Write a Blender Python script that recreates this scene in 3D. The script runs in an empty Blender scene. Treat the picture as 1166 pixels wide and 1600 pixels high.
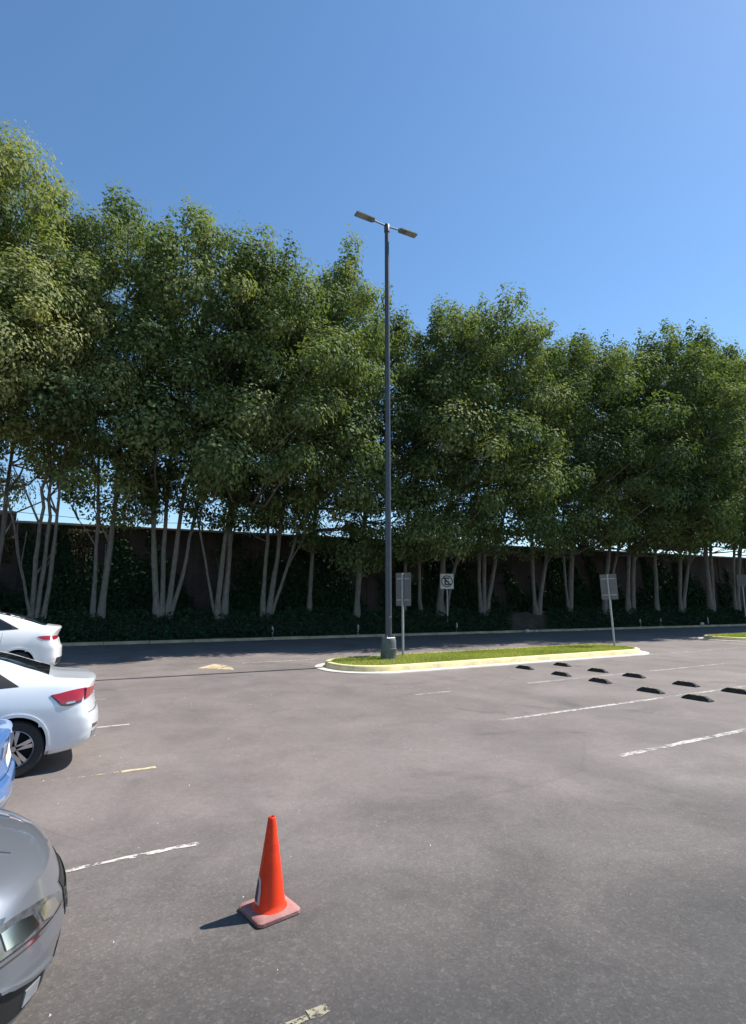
import bpy, math, random
import numpy as np
from mathutils import Vector, Matrix

# ------------------------------------------------------------------ camera, sky, sun, exposure
sc = bpy.context.scene
R = math.radians
cam_d = bpy.data.cameras.new('camera')
cam = bpy.data.objects.new('camera', cam_d)
sc.collection.objects.link(cam)
cam_d.sensor_fit = 'VERTICAL'
cam_d.sensor_height = 24.0
cam_d.lens = 24.0 * 870.0 / 1600.0
cam_d.clip_start = 0.05
cam_d.clip_end = 3000.0
cam.location = (0, 0, 2.05)
cam.rotation_euler = (R(90 + 9.013), 0, R(-29.187))
sc.camera = cam
sc.render.resolution_x = 746
sc.render.resolution_y = 1024

SUN_EL, SUN_AZ = 54.0, 93.5          # azimuth measured from +Y towards +X
wd = bpy.data.worlds.new('World')
sc.world = wd
wd.use_nodes = True
wn = wd.node_tree
bg = wn.nodes['Background']
sky = wn.nodes.new('ShaderNodeTexSky')
sky.sky_type = 'NISHITA'
sky.sun_disc = False
sky.sun_elevation = R(SUN_EL)
sky.sun_rotation = R(SUN_AZ)
sky.altitude = 200
sky.air_density = 1.0
sky.dust_density = 0.2
sky.ozone_density = 3.0
hs = wn.nodes.new('ShaderNodeHueSaturation')
hs.inputs['Saturation'].default_value = 1.11
hs.inputs['Value'].default_value = 1.2
hs.inputs['Hue'].default_value = 0.496
wn.links.new(sky.outputs[0], hs.inputs['Color'])
wn.links.new(hs.outputs[0], bg.inputs[0])
bg.inputs[1].default_value = 0.088

sd = bpy.data.lights.new('sun', 'SUN')
sd.energy = 4.2
sd.angle = R(0.53)
sd.color = (1.0, 0.955, 0.89)
sun = bpy.data.objects.new('sun', sd)
sc.collection.objects.link(sun)
ds = Vector((math.sin(R(SUN_AZ)) * math.cos(R(SUN_EL)), math.cos(R(SUN_AZ)) * math.cos(R(SUN_EL)), math.sin(R(SUN_EL))))
sun.rotation_euler = ds.to_track_quat('Z', 'Y').to_euler()
sun.location = ds * 60

sc.view_settings.view_transform = 'Standard'
sc.view_settings.look = 'None'
sc.view_settings.gamma = 1.0
sc.view_settings.exposure = 0.8
sc.view_settings.use_curve_mapping = False

# ------------------------------------------------------------------ helpers
COL = sc.collection
rnd = random.Random(7)


def link(o, parent=None):
    COL.objects.link(o)
    if parent is not None:
        o.parent = parent
    return o


def tag(o, label=None, cat=None, group=None, kind=None):
    if label: o['label'] = label
    if cat: o['category'] = cat
    if group: o['group'] = group
    if kind: o['kind'] = kind
    return o


def empty(name, loc=(0, 0, 0), rz=0.0):
    o = bpy.data.objects.new(name, None)
    o.empty_display_size = 0.1
    o.location = loc
    o.rotation_euler = (0, 0, rz)
    return link(o)


def smooth_angle(me, deg=None):
    n = len(me.polygons)
    me.polygons.foreach_set('use_smooth', np.ones(n, dtype=bool))
    if deg is not None:
        try:
            me.set_sharp_from_angle(angle=R(deg))
        except Exception:
            pass


class MB:
    """collects geometry; build() links it as one mesh object"""
    def __init__(self):
        self.v = []; self.f = []

    def add(self, vs, fs):
        o = len(self.v)
        self.v += [tuple(p) for p in vs]
        self.f += [tuple(i + o for i in q) for q in fs]
        return self

    def box(self, x0, x1, y0, y1, z0, z1, c=0.0, M=None):
        """box; c chamfers the four vertical edges and the top"""
        if c <= 0:
            vs = [(x, y, z) for z in (z0, z1) for x, y in ((x0, y0), (x1, y0), (x1, y1), (x0, y1))]
            fs = [(3, 2, 1, 0), (4, 5, 6, 7), (0, 1, 5, 4), (1, 2, 6, 5), (2, 3, 7, 6), (3, 0, 4, 7)]
        else:
            def ring(i, z):
                a = [(x0 + i, y0), (x1 - i, y0), (x1, y0 + i), (x1, y1 - i), (x1 - i, y1), (x0 + i, y1), (x0, y1 - i), (x0, y0 + i)]
                return [(p[0], p[1], z) for p in a]
            vs = ring(c, z0) + ring(c, z1 - c)
            top = [((p[0] - (x0 + x1) / 2) * (1 - 2 * c / (x1 - x0)) + (x0 + x1) / 2,
                    (p[1] - (y0 + y1) / 2) * (1 - 2 * c / (y1 - y0)) + (y0 + y1) / 2, z1) for p in ring(c, z1)]
            vs += top
            fs = [tuple(range(7, -1, -1)), tuple(range(16, 24))]
            for k in range(2):
                for i in range(8):
                    j = (i + 1) % 8
                    fs.append((k * 8 + i, k * 8 + j, k * 8 + 8 + j, k * 8 + 8 + i))
        if M is not None:
            vs = [M @ Vector(p) for p in vs]
        return self.add(vs, fs)

    def tube(self, pts, rad, n=8, cap=True):
        pts = [Vector(p) for p in pts]
        if not hasattr(rad, '__len__'):
            rad = [rad] * len(pts)
        vs, fs = [], []
        up = Vector((0.13, 0.21, 1)) if abs((pts[-1] - pts[0]).normalized().z) < 0.9 else Vector((1, 0.2, 0))
        for i, p in enumerate(pts):
            t = (pts[min(i + 1, len(pts) - 1)] - pts[max(i - 1, 0)]).normalized()
            a = t.cross(up).normalized(); b = t.cross(a)
            for k in range(n):
                th = 2 * math.pi * k / n
                vs.append(p + (a * math.cos(th) + b * math.sin(th)) * rad[i])
        for i in range(len(pts) - 1):
            for k in range(n):
                fs.append((i * n + k, i * n + (k + 1) % n, (i + 1) * n + (k + 1) % n, (i + 1) * n + k))
        if cap:
            fs.append(tuple(range(n - 1, -1, -1)))
            fs.append(tuple((len(pts) - 1) * n + k for k in range(n)))
        return self.add(vs, fs)

    def lathe(self, prof, n=32, M=None, axis='Z'):
        vs, fs = [], []
        for r, z in prof:
            for k in range(n):
                th = 2 * math.pi * k / n
                p = (r * math.cos(th), r * math.sin(th), z) if axis == 'Z' else (r * math.cos(th), z, r * math.sin(th))
                vs.append(M @ Vector(p) if M is not None else p)
        for i in range(len(prof) - 1):
            for k in range(n):
                fs.append((i * n + k, i * n + (k + 1) % n, (i + 1) * n + (k + 1) % n, (i + 1) * n + k))
        return self.add(vs, fs)

    def build(self, name, mat, parent=None, smooth=None):
        me = bpy.data.meshes.new(name)
        me.from_pydata([tuple(p) for p in self.v], [], self.f)
        me.update()
        me.materials.append(mat)
        if smooth is not None:
            smooth_angle(me, smooth)
        o = bpy.data.objects.new(name, me)
        return link(o, parent)


def np_mesh(name, V, F, mat, parent=None, attr=None, smooth=False):
    """big quad mesh from numpy arrays; attr = per-vertex float named tint"""
    me = bpy.data.meshes.new(name)
    nv, nf, k = len(V), len(F), F.shape[1]
    me.vertices.add(nv); me.loops.add(nf * k); me.polygons.add(nf)
    me.vertices.foreach_set('co', V.astype(np.float32).ravel())
    me.loops.foreach_set('vertex_index', F.astype(np.int32).ravel())
    me.polygons.foreach_set('loop_start', np.arange(0, nf * k, k, dtype=np.int32))
    me.polygons.foreach_set('loop_total', np.full(nf, k, dtype=np.int32))
    if attr is not None:
        a = me.attributes.new('tint', 'FLOAT', 'POINT')
        a.data.foreach_set('value', attr.astype(np.float32))
    me.update(calc_edges=True)
    if smooth:
        me.polygons.foreach_set('use_smooth', np.ones(nf, dtype=bool))
    me.materials.append(mat)
    o = bpy.data.objects.new(name, me)
    return link(o, parent)


# ------------------------------------------------------------------ materials
class NT:
    def __init__(self, name):
        self.m = bpy.data.materials.new(name)
        self.m.use_nodes = True
        self.t = self.m.node_tree
        self.b = self.t.nodes['Principled BSDF']
        self.out = self.t.nodes['Material Output']

    def n(self, typ, **kw):
        x = self.t.nodes.new('ShaderNode' + typ)
        for k, v in kw.items():
            if k.startswith('_'):
                setattr(x, k[1:], v)
            else:
                s = x.inputs[k.replace('__', ' ')] if not k[1:].isdigit() or k[0] != 'i' else x.inputs[int(k[1:])]
                if hasattr(v, 'is_linked') or isinstance(v, bpy.types.NodeSocket):
                    self.t.links.new(v, s)
                else:
                    s.default_value = v
        return x

    def l(self, a, b):
        self.t.links.new(a, b)

    def coord(self, which='Object'):
        return self.n('TexCoord').outputs[which]

    def noise(self, vec, scale, detail=4, rough=0.55, dist=0.0):
        return self.n('TexNoise', Vector=vec, Scale=scale, Detail=detail, Roughness=rough, Distortion=dist).outputs[0]

    def ramp(self, fac, stops, interp='LINEAR'):
        r = self.n('ValToRGB', Fac=fac)
        r.color_ramp.interpolation = interp
        e = r.color_ramp.elements
        while len(e) < len(stops):
            e.new(0.5)
        for i, (p, c) in enumerate(stops):
            e[i].position = p
            e[i].color = (c[0], c[1], c[2], 1) if hasattr(c, '__len__') else (c, c, c, 1)
        return r.outputs[0]

    def mix(self, fac, a, b, typ='MIX'):
        x = self.t.nodes.new('ShaderNodeMix')
        x.data_type = 'RGBA'; x.blend_type = typ
        for s, v in ((x.inputs[0], fac), (x.inputs[6], a), (x.inputs[7], b)):
            if isinstance(v, bpy.types.NodeSocket):
                self.l(v, s)
            elif hasattr(v, '__len__'):
                s.default_value = (v[0], v[1], v[2], 1)
            else:
                s.default_value = v
        return x.outputs[2]

    def math(self, op, a, b=0.0):
        x = self.t.nodes.new('ShaderNodeMath'); x.operation = op
        for s, v in ((x.inputs[0], a), (x.inputs[1], b)):
            if isinstance(v, bpy.types.NodeSocket):
                self.l(v, s)
            else:
                s.default_value = v
        return x.outputs[0]

    def set(self, **kw):
        for k, v in kw.items():
            s = self.b.inputs[k.replace('__', ' ')]
            if isinstance(v, bpy.types.NodeSocket):
                self.l(v, s)
            elif hasattr(v, '__len__') and len(v) == 3:
                s.default_value = (v[0], v[1], v[2], 1)
            else:
                s.default_value = v
        return self

    def bump(self, h, strength=0.3, dist=0.01):
        b = self.n('Bump', Height=h, Strength=strength, Distance=dist)
        self.l(b.outputs[0], self.b.inputs['Normal'])
        return self


def mat_plain(name, col, rough=0.5, metal=0.0, var=0.12, scale=6.0, spec=0.5, coat=0.0, bump=0.0, bscale=60.0, dirt=None):
    m = NT(name)
    c = m.coord()
    f = m.noise(c, scale, 5, 0.6)
    lo = [x * (1 - var) for x in col]; hi = [min(1, x * (1 + var)) for x in col]
    colr = m.ramp(f, [(0.3, lo), (0.7, hi)])
    if dirt:
        d = m.ramp(m.noise(c, scale * 1.7, 6, 0.7), [(0.5, 0.0), (0.72, 1.0)])
        colr = m.mix(m.math('MULTIPLY', d, dirt[1]), colr, dirt[0])
    m.set(Base__Color=colr, Roughness=rough, Metallic=metal, Specular__IOR__Level=spec, Coat__Weight=coat, Coat__Roughness=0.05)
    if bump:
        m.bump(m.noise(c, bscale, 3), bump, 0.01)
    return m.m


def make_asphalt():
    m = NT('asphalt')
    c = m.coord()
    big = m.noise(c, 0.16, 5, 0.62, 0.6)
    mid = m.noise(c, 0.7, 6, 0.65, 0.4)
    fine = m.noise(c, 9.0, 4, 0.6)
    base = m.ramp(big, [(0.36, (0.148, 0.126, 0.113)), (0.5, (0.185, 0.157, 0.142)), (0.64, (0.215, 0.185, 0.168))])
    base = m.mix(0.5, base, m.ramp(mid, [(0.33, (0.125, 0.107, 0.098)), (0.5, (0.185, 0.158, 0.144)), (0.68, (0.241, 0.209, 0.191))]))
    # vignette-like darkening of the foreground painted into the colour; coarser aggregate, ragged edge
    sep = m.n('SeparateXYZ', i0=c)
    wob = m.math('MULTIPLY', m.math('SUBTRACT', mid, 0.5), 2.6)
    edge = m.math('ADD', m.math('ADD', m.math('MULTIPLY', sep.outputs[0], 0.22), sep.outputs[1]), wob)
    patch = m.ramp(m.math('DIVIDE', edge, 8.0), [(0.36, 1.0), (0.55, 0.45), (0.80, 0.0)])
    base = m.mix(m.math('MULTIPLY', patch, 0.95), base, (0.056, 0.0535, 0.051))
    # aggregate
    vor = m.n('TexVoronoi', Vector=c, Scale=75.0)
    agg = m.n('SeparateColor', i0=vor.outputs['Color']).outputs[0]
    aggc = m.ramp(agg, [(0.0, 0.80), (0.5, 0.97), (0.85, 1.08), (0.985, 1.5)])
    vor2 = m.n('TexVoronoi', Vector=c, Scale=28.0)
    agg2 = m.n('SeparateColor', i0=vor2.outputs['Color']).outputs[1]
    a2 = m.ramp(agg2, [(0.0, 0.78), (0.6, 1.0), (0.93, 1.12), (1.0, 1.5)])
    k = m.ramp(fine, [(0.3, 0.94), (0.7, 1.05)])
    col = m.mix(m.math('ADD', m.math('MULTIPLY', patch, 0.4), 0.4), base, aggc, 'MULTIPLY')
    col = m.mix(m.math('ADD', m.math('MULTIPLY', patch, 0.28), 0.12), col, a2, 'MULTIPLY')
    col = m.mix(1.0, col, k, 'MULTIPLY')
    # oil drips and tyre grime
    oil = m.ramp(m.noise(c, 0.8, 4, 0.55, 1.0), [(0.60, 0.0), (0.72, 1.0)])
    col = m.mix(m.math('MULTIPLY', oil, 0.4), col, (0.06, 0.056, 0.055))
    # tyre tracks along the aisle
    mp = m.n('Mapping', Vector=c, Scale=(0.9, 0.05, 1.0))
    tr = m.ramp(m.noise(mp.outputs[0], 1.0, 3, 0.5, 0.3), [(0.5, 0.0), (0.68, 1.0)])
    col = m.mix(m.math('MULTIPLY', tr, 0.22), col, (0.085, 0.08, 0.078))
    # sealed cracks
    vc = m.n('TexVoronoi', Vector=m.mix(0.16, c, m.n('TexNoise', Vector=c, Scale=0.9, Detail=5.0).outputs[1]), Scale=0.17, _feature='DISTANCE_TO_EDGE')
    cr = m.ramp(vc.outputs['Distance'], [(0.0, 1.0), (0.0014, 1.0), (0.0028, 0.0)])
    col = m.mix(m.math('MULTIPLY', cr, 0.14), col, (0.05, 0.047, 0.045))
    m.set(Base__Color=col, Roughness=0.82, Specular__IOR__Level=0.35)
    h = m.math('ADD', m.math('MULTIPLY', vor.outputs['Distance'], 0.5), m.math('MULTIPLY', fine, 0.4))
    m.bump(h, 0.22, 0.005)
    return m.m


def make_paint(name, col, wear=(0.46, 0.56), scale=7.0, low=0.4):
    m = NT(name)
    c = m.coord()
    w = m.ramp(m.math('ADD', m.math('MULTIPLY', m.noise(c, scale, 6, 0.72), 1 - low), m.math('MULTIPLY', m.noise(c, 1.1, 3), low)), [(wear[0], 0.0), (wear[1], 1.0)])
    colr = m.ramp(m.noise(c, 14.0, 4), [(0.3, [x * 0.78 for x in col]), (0.7, col)])
    m.set(Base__Color=colr, Roughness=0.75)
    m.l(w, m.b.inputs['Alpha'])
    return m.m


def make_leaf(name, ramp, rough=0.42, trans=0.25, spec=0.4):
    m = NT(name)
    a = m.n('Attribute', _attribute_name='tint').outputs['Fac']
    col = m.ramp(a, ramp)
    m.set(Base__Color=col, Roughness=rough, Specular__IOR__Level=spec)
    tr = m.n('BsdfTranslucent', Color=m.mix(1.0, col, (1.5, 1.6, 0.6), 'MULTIPLY'))
    mx = m.n('MixShader', i0=trans, i1=m.b.outputs[0], i2=tr.outputs[0])
    m.l(mx.outputs[0], m.out.inputs['Surface'])
    return m.m


def make_bark():
    m = NT('bark')
    c = m.coord()
    mp = m.n('Mapping', Vector=c, Scale=(3.0, 3.0, 0.8))
    f = m.noise(mp.outputs[0], 3.5, 6, 0.65)
    col = m.ramp(f, [(0.3, (0.11, 0.095, 0.08)), (0.5, (0.19, 0.168, 0.145)), (0.7, (0.26, 0.235, 0.20))])
    m.set(Base__Color=col, Roughness=0.85)
    m.bump(m.noise(mp.outputs[0], 18.0, 4), 0.5, 0.02)
    return m.m


def make_wall():
    m = NT('wall_brick_render')
    c = m.coord()
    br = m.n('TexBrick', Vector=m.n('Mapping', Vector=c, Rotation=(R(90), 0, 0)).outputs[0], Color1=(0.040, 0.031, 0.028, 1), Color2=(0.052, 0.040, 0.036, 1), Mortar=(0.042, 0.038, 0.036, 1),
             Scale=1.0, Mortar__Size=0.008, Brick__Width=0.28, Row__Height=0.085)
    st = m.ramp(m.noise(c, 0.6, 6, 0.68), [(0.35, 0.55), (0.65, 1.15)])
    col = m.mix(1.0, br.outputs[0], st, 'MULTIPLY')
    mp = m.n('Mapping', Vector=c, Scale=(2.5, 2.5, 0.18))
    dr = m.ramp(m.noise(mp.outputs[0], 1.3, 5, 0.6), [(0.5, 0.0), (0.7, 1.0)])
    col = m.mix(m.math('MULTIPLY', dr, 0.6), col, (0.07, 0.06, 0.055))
    m.set(Base__Color=col, Roughness=0.9)
    m.bump(m.math('ADD', br.outputs['Fac'], m.noise(c, 22.0, 3)), 0.4, 0.01)
    return m.m


def make_soil():
    m = NT('soil')
    c = m.coord()
    f = m.noise(c, 1.8, 7, 0.7)
    m.set(Base__Color=m.ramp(f, [(0.3, (0.035, 0.027, 0.02)), (0.7, (0.10, 0.078, 0.055))]), Roughness=0.95)
    m.bump(m.noise(c, 14.0, 4), 0.7, 0.03)
    return m.m


def make_carpaint(name, col, metal=0.0, flake=0.0, rough=0.32):
    m = NT(name)
    c = m.coord()
    dust = m.ramp(m.noise(c, 2.2, 6, 0.7), [(0.4, 0.0), (0.8, 1.0)])
    colr = m.mix(m.math('MULTIPLY', dust, 0.12), col, (0.35, 0.32, 0.28))
    if flake:
        fl = m.n('TexVoronoi', Vector=c, Scale=900.0)
        colr = m.mix(flake, colr, m.ramp(m.n('SeparateColor', i0=fl.outputs['Color']).outputs[0], [(0.2, [x * 0.7 for x in col]), (0.9, [min(1, x * 1.35) for x in col])]))
    m.set(Base__Color=colr, Metallic=metal, Roughness=rough, Coat__Weight=0.9, Coat__Roughness=m.ramp(dust, [(0.0, 0.03), (1.0, 0.12)]))
    return m.m


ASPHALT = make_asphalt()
LINE_W = make_paint('line_paint_white', (0.56, 0.52, 0.47), (0.42, 0.55), 9.0)
LINE_WORN = make_paint('line_paint_worn', (0.58, 0.53, 0.47), (0.47, 0.53), 7.0, 0.12)
LINE_FAINT = make_paint('line_paint_faint', (0.46, 0.43, 0.39), (0.38, 0.58), 5.0)
LINE_Y = make_paint('line_paint_yellow', (0.60, 0.49, 0.29), (0.40, 0.50), 8.0)
LINE_YE = make_paint('line_paint_yellow_end', (0.36, 0.325, 0.22), (0.46, 0.54), 18.0, 0.1)
LINE_YW = make_paint('line_paint_yellow_worn', (0.55, 0.47, 0.31), (0.50, 0.55), 11.0)
KERB_Y = mat_plain('kerb_yellow', (0.80, 0.67, 0.34), 0.75, var=0.16, scale=2.5, bump=0.25, bscale=40, dirt=((0.36, 0.30, 0.22), 0.5))
KERB_OLD = mat_plain('kerb_old_yellow', (0.43, 0.35, 0.22), 0.85, var=0.25, scale=1.3, bump=0.3, bscale=45, dirt=((0.30, 0.27, 0.22), 0.7))
CONC = mat_plain('concrete', (0.42, 0.385, 0.345), 0.88, var=0.2, scale=2.2, bump=0.3, bscale=55, dirt=((0.22, 0.20, 0.18), 0.5))
CONC_PALE = mat_plain('concrete_pale', (0.62, 0.53, 0.46), 0.88, var=0.16, scale=1.7, bump=0.3, bscale=55, dirt=((0.30, 0.27, 0.24), 0.45))
SOIL = make_soil()
WALLM = make_wall()
BARK = make_bark()
POLE = mat_plain('pole_grey_paint', (0.058, 0.068, 0.082), 0.45, metal=0.3, var=0.15, scale=3.0, dirt=((0.16, 0.15, 0.14), 0.3))
PEDESTAL = mat_plain('pedestal_grey_green', (0.11, 0.125, 0.12), 0.8, var=0.2, scale=5, bump=0.3, bscale=40, dirt=((0.20, 0.19, 0.175), 0.5))
STEEL = mat_plain('galvanised_steel', (0.36, 0.37, 0.38), 0.5, metal=0.55, var=0.2, scale=9, dirt=((0.20, 0.17, 0.14), 0.35))
SIGNBACK = mat_plain('sign_back_metal', (0.15, 0.145, 0.145), 0.6, metal=0.35, var=0.12, scale=4, dirt=((0.2, 0.18, 0.16), 0.4))
SIGNWHITE = mat_plain('sign_white', (0.74, 0.74, 0.74), 0.5, var=0.06)
SIGNBLACK = mat_plain('sign_black', (0.03, 0.03, 0.035), 0.5)
LAMPGREY = mat_plain('lamp_housing', (0.26, 0.275, 0.26), 0.5, metal=0.3, var=0.1)
LENS = mat_plain('lamp_lens', (0.36, 0.38, 0.33), 0.25, var=0.1)
RUBBER = mat_plain('black_rubber', (0.022, 0.02, 0.019), 0.8, var=0.3, scale=12, bump=0.4, bscale=90, dirt=((0.10, 0.08, 0.065), 0.6))
RUBBER_Y = mat_plain('rubber_worn_band', (0.26, 0.19, 0.085), 0.75, var=0.35, scale=20, dirt=((0.05, 0.042, 0.035), 0.7))
CONE_O = mat_plain('cone_orange', (0.88, 0.055, 0.014), 0.40, var=0.12, scale=5, spec=0.3, bump=0.06, bscale=25, dirt=((0.50, 0.035, 0.015), 0.7))
CONE_B = mat_plain('cone_base_dusty', (0.34, 0.155, 0.135), 0.8, var=0.22, scale=9, bump=0.3, bscale=60, dirt=((0.34, 0.26, 0.23), 0.8))
STICK_W = mat_plain('sticker_white', (0.62, 0.50, 0.48), 0.6)
STICK_B = mat_plain('sticker_dark', (0.11, 0.055, 0.055), 0.6)
STONE = mat_plain('pale_stone', (0.55, 0.53, 0.49), 0.85, var=0.2, scale=12, bump=0.4)
GRASSM = make_leaf('lawn_blades', [(0.0, (0.15, 0.185, 0.035)), (0.5, (0.30, 0.335, 0.072)), (1.0, (0.42, 0.39, 0.12))], 0.6, 0.35)
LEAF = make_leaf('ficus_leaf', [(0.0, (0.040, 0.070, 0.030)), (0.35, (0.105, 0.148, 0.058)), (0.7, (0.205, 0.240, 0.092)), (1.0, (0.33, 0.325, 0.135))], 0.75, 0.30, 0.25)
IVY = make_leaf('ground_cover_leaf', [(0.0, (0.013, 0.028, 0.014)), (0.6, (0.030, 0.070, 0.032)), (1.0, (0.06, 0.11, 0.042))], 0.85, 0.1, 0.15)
DRYVINE = make_leaf('dry_vine_leaf', [(0.0, (0.04, 0.04, 0.025)), (1.0, (0.10, 0.088, 0.058))], 0.9, 0.1, 0.1)
CABLE = mat_plain('cable', (0.02, 0.02, 0.02), 0.6)
GLASS = mat_plain('dark_glass', (0.012, 0.014, 0.016), 0.06, var=0.05, spec=0.6, coat=0.3)
TRIM = mat_plain('black_trim', (0.016, 0.016, 0.017), 0.5)
WELL = mat_plain('wheel_well', (0.008, 0.008, 0.009), 0.9)
TYRE = mat_plain('tyre_rubber', (0.022, 0.022, 0.023), 0.75, var=0.25, scale=20)
ALLOY = mat_plain('alloy', (0.62, 0.62, 0.62), 0.28, metal=0.9, var=0.08)
CHROME = mat_plain('headlamp_chrome', (0.75, 0.76, 0.78), 0.12, metal=1.0, var=0.05)
REDLENS = mat_plain('tail_lens_red', (0.42, 0.012, 0.018), 0.12, var=0.2, scale=9, coat=1.0)
REDDARK = mat_plain('tail_lens_dark', (0.07, 0.012, 0.015), 0.12, coat=1.0)
CLEARLENS = mat_plain('clear_lamp_lens', (0.45, 0.47, 0.49), 0.08, var=0.2, scale=16, coat=1.0, metal=0.4)
LAMPDARK = mat_plain('headlamp_cover', (0.10, 0.105, 0.11), 0.10, var=0.5, scale=18, coat=1.0, metal=0.3)
PLATE = mat_plain('plate_white', (0.65, 0.65, 0.63), 0.5)
GREYVAL = mat_plain('valance_grey', (0.20, 0.21, 0.22), 0.5, var=0.1)

# ------------------------------------------------------------------ ground and markings
SL = -0.075                     # the wall, bed and trees run at a slight angle to the stalls
BACK_ROT = math.atan(SL)


def kerbY(X, v=0.0):
    return 29.45 + SL * X + v


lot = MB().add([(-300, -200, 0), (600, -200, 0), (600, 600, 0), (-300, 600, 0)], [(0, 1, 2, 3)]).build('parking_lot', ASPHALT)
tag(lot, kind='structure')


def paint_strip(name, pts, w, mat, z=0.004):
    """a painted band along a polyline, with slightly uneven edges"""
    vs, fs = [], []
    a, b = Vector((*pts[0], 0)), Vector((*pts[1], 0))
    n = max(2, int((b - a).length / 0.12))
    d = (b - a).normalized(); s = Vector((-d.y, d.x, 0))
    for i in range(n + 1):
        p = a.lerp(b, i / n)
        e = rnd.uniform(-.012, .012); e2 = rnd.uniform(-.012, .012)
        vs += [p - s * (w / 2 + e) + Vector((0, 0, z)), p + s * (w / 2 + e2) + Vector((0, 0, z))]
        if i:
            fs.append((2 * i - 2, 2 * i, 2 * i + 1, 2 * i - 1))
    return MB().add(vs, fs).build(name, mat, lot)


for y, x0, x1, w, mat in ((2.87, -4.6, 1.16, .045, LINE_YW), (2.89, 1.05, 1.24, .05, LINE_YE), (2.90, 1.25, 1.36, .075, LINE_YE), (5.21, -4.6, 1.25, .055, LINE_WORN), (7.72, -4.6, .80, .04, LINE_YW), (7.72, .82, 1.22, .075, LINE_Y),
                        (10.5, -4.6, 1.2, .09, LINE_W), (13.35, -4.6, 1.05, .09, LINE_FAINT), (16.0, -4.6, 1.1, .09, LINE_W), (18.7, -4.6, 1.1, .09, LINE_W)):
    paint_strip('parking_line', ((x0, y), (x1, y)), w, mat)
for y, x0, mat in ((0.1, 6.6, LINE_W), (2.7, 6.65, LINE_W), (5.24, 6.68, LINE_W), (7.72, 6.8, LINE_W), (10.7, 10.4, LINE_FAINT)):
    paint_strip('parking_line', ((x0, y), (19.2, y + 0.08)), 0.11, mat)
paint_strip('parking_line', ((6.95, 10.62), (7.95, 10.63)), 0.11, LINE_FAINT)
paint_strip('parking_line', ((18.6, 13.9), (26.0, 14.0)), 0.11, LINE_FAINT)
# arrow on the lane by the planting bed
ar = MB()
ar.add([(3.85, 17.9, .004), (4.75, 17.0, .004), (4.85, 17.6, .004), (4.8, 18.3, .004), (4.6, 18.85, .004)], [(0, 1, 2, 3, 4)])
ar.build('painted_arrow', LINE_Y, lot)
paint_strip('parking_line', ((5.4, 18.62), (8.2, 18.6)), 0.16, LINE_FAINT)
# small grit scattered on the asphalt
gm = MB()
for i in range(150):
    x, y = rnd.uniform(-0.5, 9), rnd.uniform(2.2, 13)
    s = rnd.uniform(.004, .011)
    p = [(s, 0, 0), (-s * .6, s * .8, 0), (-s * .5, -s * .9, 0), (0, 0, s * 1.1)]
    gm.add([(x + a, y + b, c) for a, b, c in p], [(0, 1, 3), (1, 2, 3), (2, 0, 3)])
tag(gm.build('grit', STONE), 'small pale grit scattered over the asphalt', 'grit', kind='stuff')

# ------------------------------------------------------------------ planting bed with kerb
U0, U1 = -40.0, 110.0


def bed_z(v):
    t = min(1, max(0, (v - 0.15) / 2.0))
    return 0.10 + 1.1 * (t * t * (3 - 2 * t))


bm_ = MB()
nu, nv = 150, 14
vs = []
for i in range(nu + 1):
    u = U0 + (U1 - U0) * i / nu
    for j in range(nv + 1):
        v = 0.14 + (4.4 - 0.14) * j / nv
        vs.append((u, kerbY(u, v), bed_z(v) + (rnd.uniform(-.05, .05) if j else 0)))
fs = [(i * (nv + 1) + j, (i + 1) * (nv + 1) + j, (i + 1) * (nv + 1) + j + 1, i * (nv + 1) + j + 1) for i in range(nu) for j in range(nv)]
bed = bm_.add(vs, fs).build('planting_bed', SOIL, None, 60)
tag(bed, kind='structure')

kb = empty('kerb', (0, 0, 0)); tag(kb, kind='structure')
u = U0
kmesh = None
while u < U1:
    if kmesh is None:
        o = MB().box(0.006, 1.994, -0.08, 0.15, -0.05, 0.14, 0.018).build('kerb_stone', KERB_OLD, kb)
        kmesh = o.data
    else:
        o = link(bpy.data.objects.new('kerb_stone', kmesh), kb)
    o.location = (u, kerbY(u), rnd.uniform(-.006, .006))
    o.rotation_euler = (0, 0, BACK_ROT)
    u += 2.0

# ------------------------------------------------------------------ boundary wall
wall = empty('boundary_wall', (-30, kerbY(-30, 4.55), 0), BACK_ROT)
tag(wall, 'tall dark brown brick boundary wall running behind the row of trees', 'wall')
PANEL = 4.0
pm = pilm = copm = None
for i in range(33):
    x = i * PANEL
    high = (x - 30 + PANEL < -1.0)
    zt = 6.62 if high else 6.15
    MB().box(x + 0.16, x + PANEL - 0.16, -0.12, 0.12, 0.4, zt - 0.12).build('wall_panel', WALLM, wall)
    MB().box(x - 0.155, x + 0.155, -0.17, 0.17, 0.4, zt - 0.118).build('pilaster', WALLM, wall)
    MB().box(x - 0.155, x + PANEL - 0.165, -0.21, 0.21, zt - 0.115, zt, 0.02).build('coping', CONC, wall)

# ------------------------------------------------------------------ traffic islands
def stadium(x0, x1, y0, y1, r, off=0.0, n=10):
    """rounded rectangle outline, grown by off"""
    x0 -= off; x1 += off; y0 -= off; y1 += off; r += off
    P = []
    for cx, cy, a0 in ((x1 - r, y0 + r, -90), (x1 - r, y1 - r, 0), (x0 + r, y1 - r, 90), (x0 + r, y0 + r, 180)):
        for k in range(n + 1):
            a = R(a0 + 90 * k / n)
            P.append((cx + r * math.cos(a), cy + r * math.sin(a)))
    # extra points on the long sides
    Q = []
    for i in range(len(P)):
        a, b = P[i], P[(i + 1) % len(P)]
        Q.append(a)
        L = math.dist(a, b)
        if L > 1:
            m = int(L / 0.5)
            Q += [(a[0] + (b[0] - a[0]) * j / m, a[1] + (b[1] - a[1]) * j / m) for j in range(1, m)]
    return Q


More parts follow.
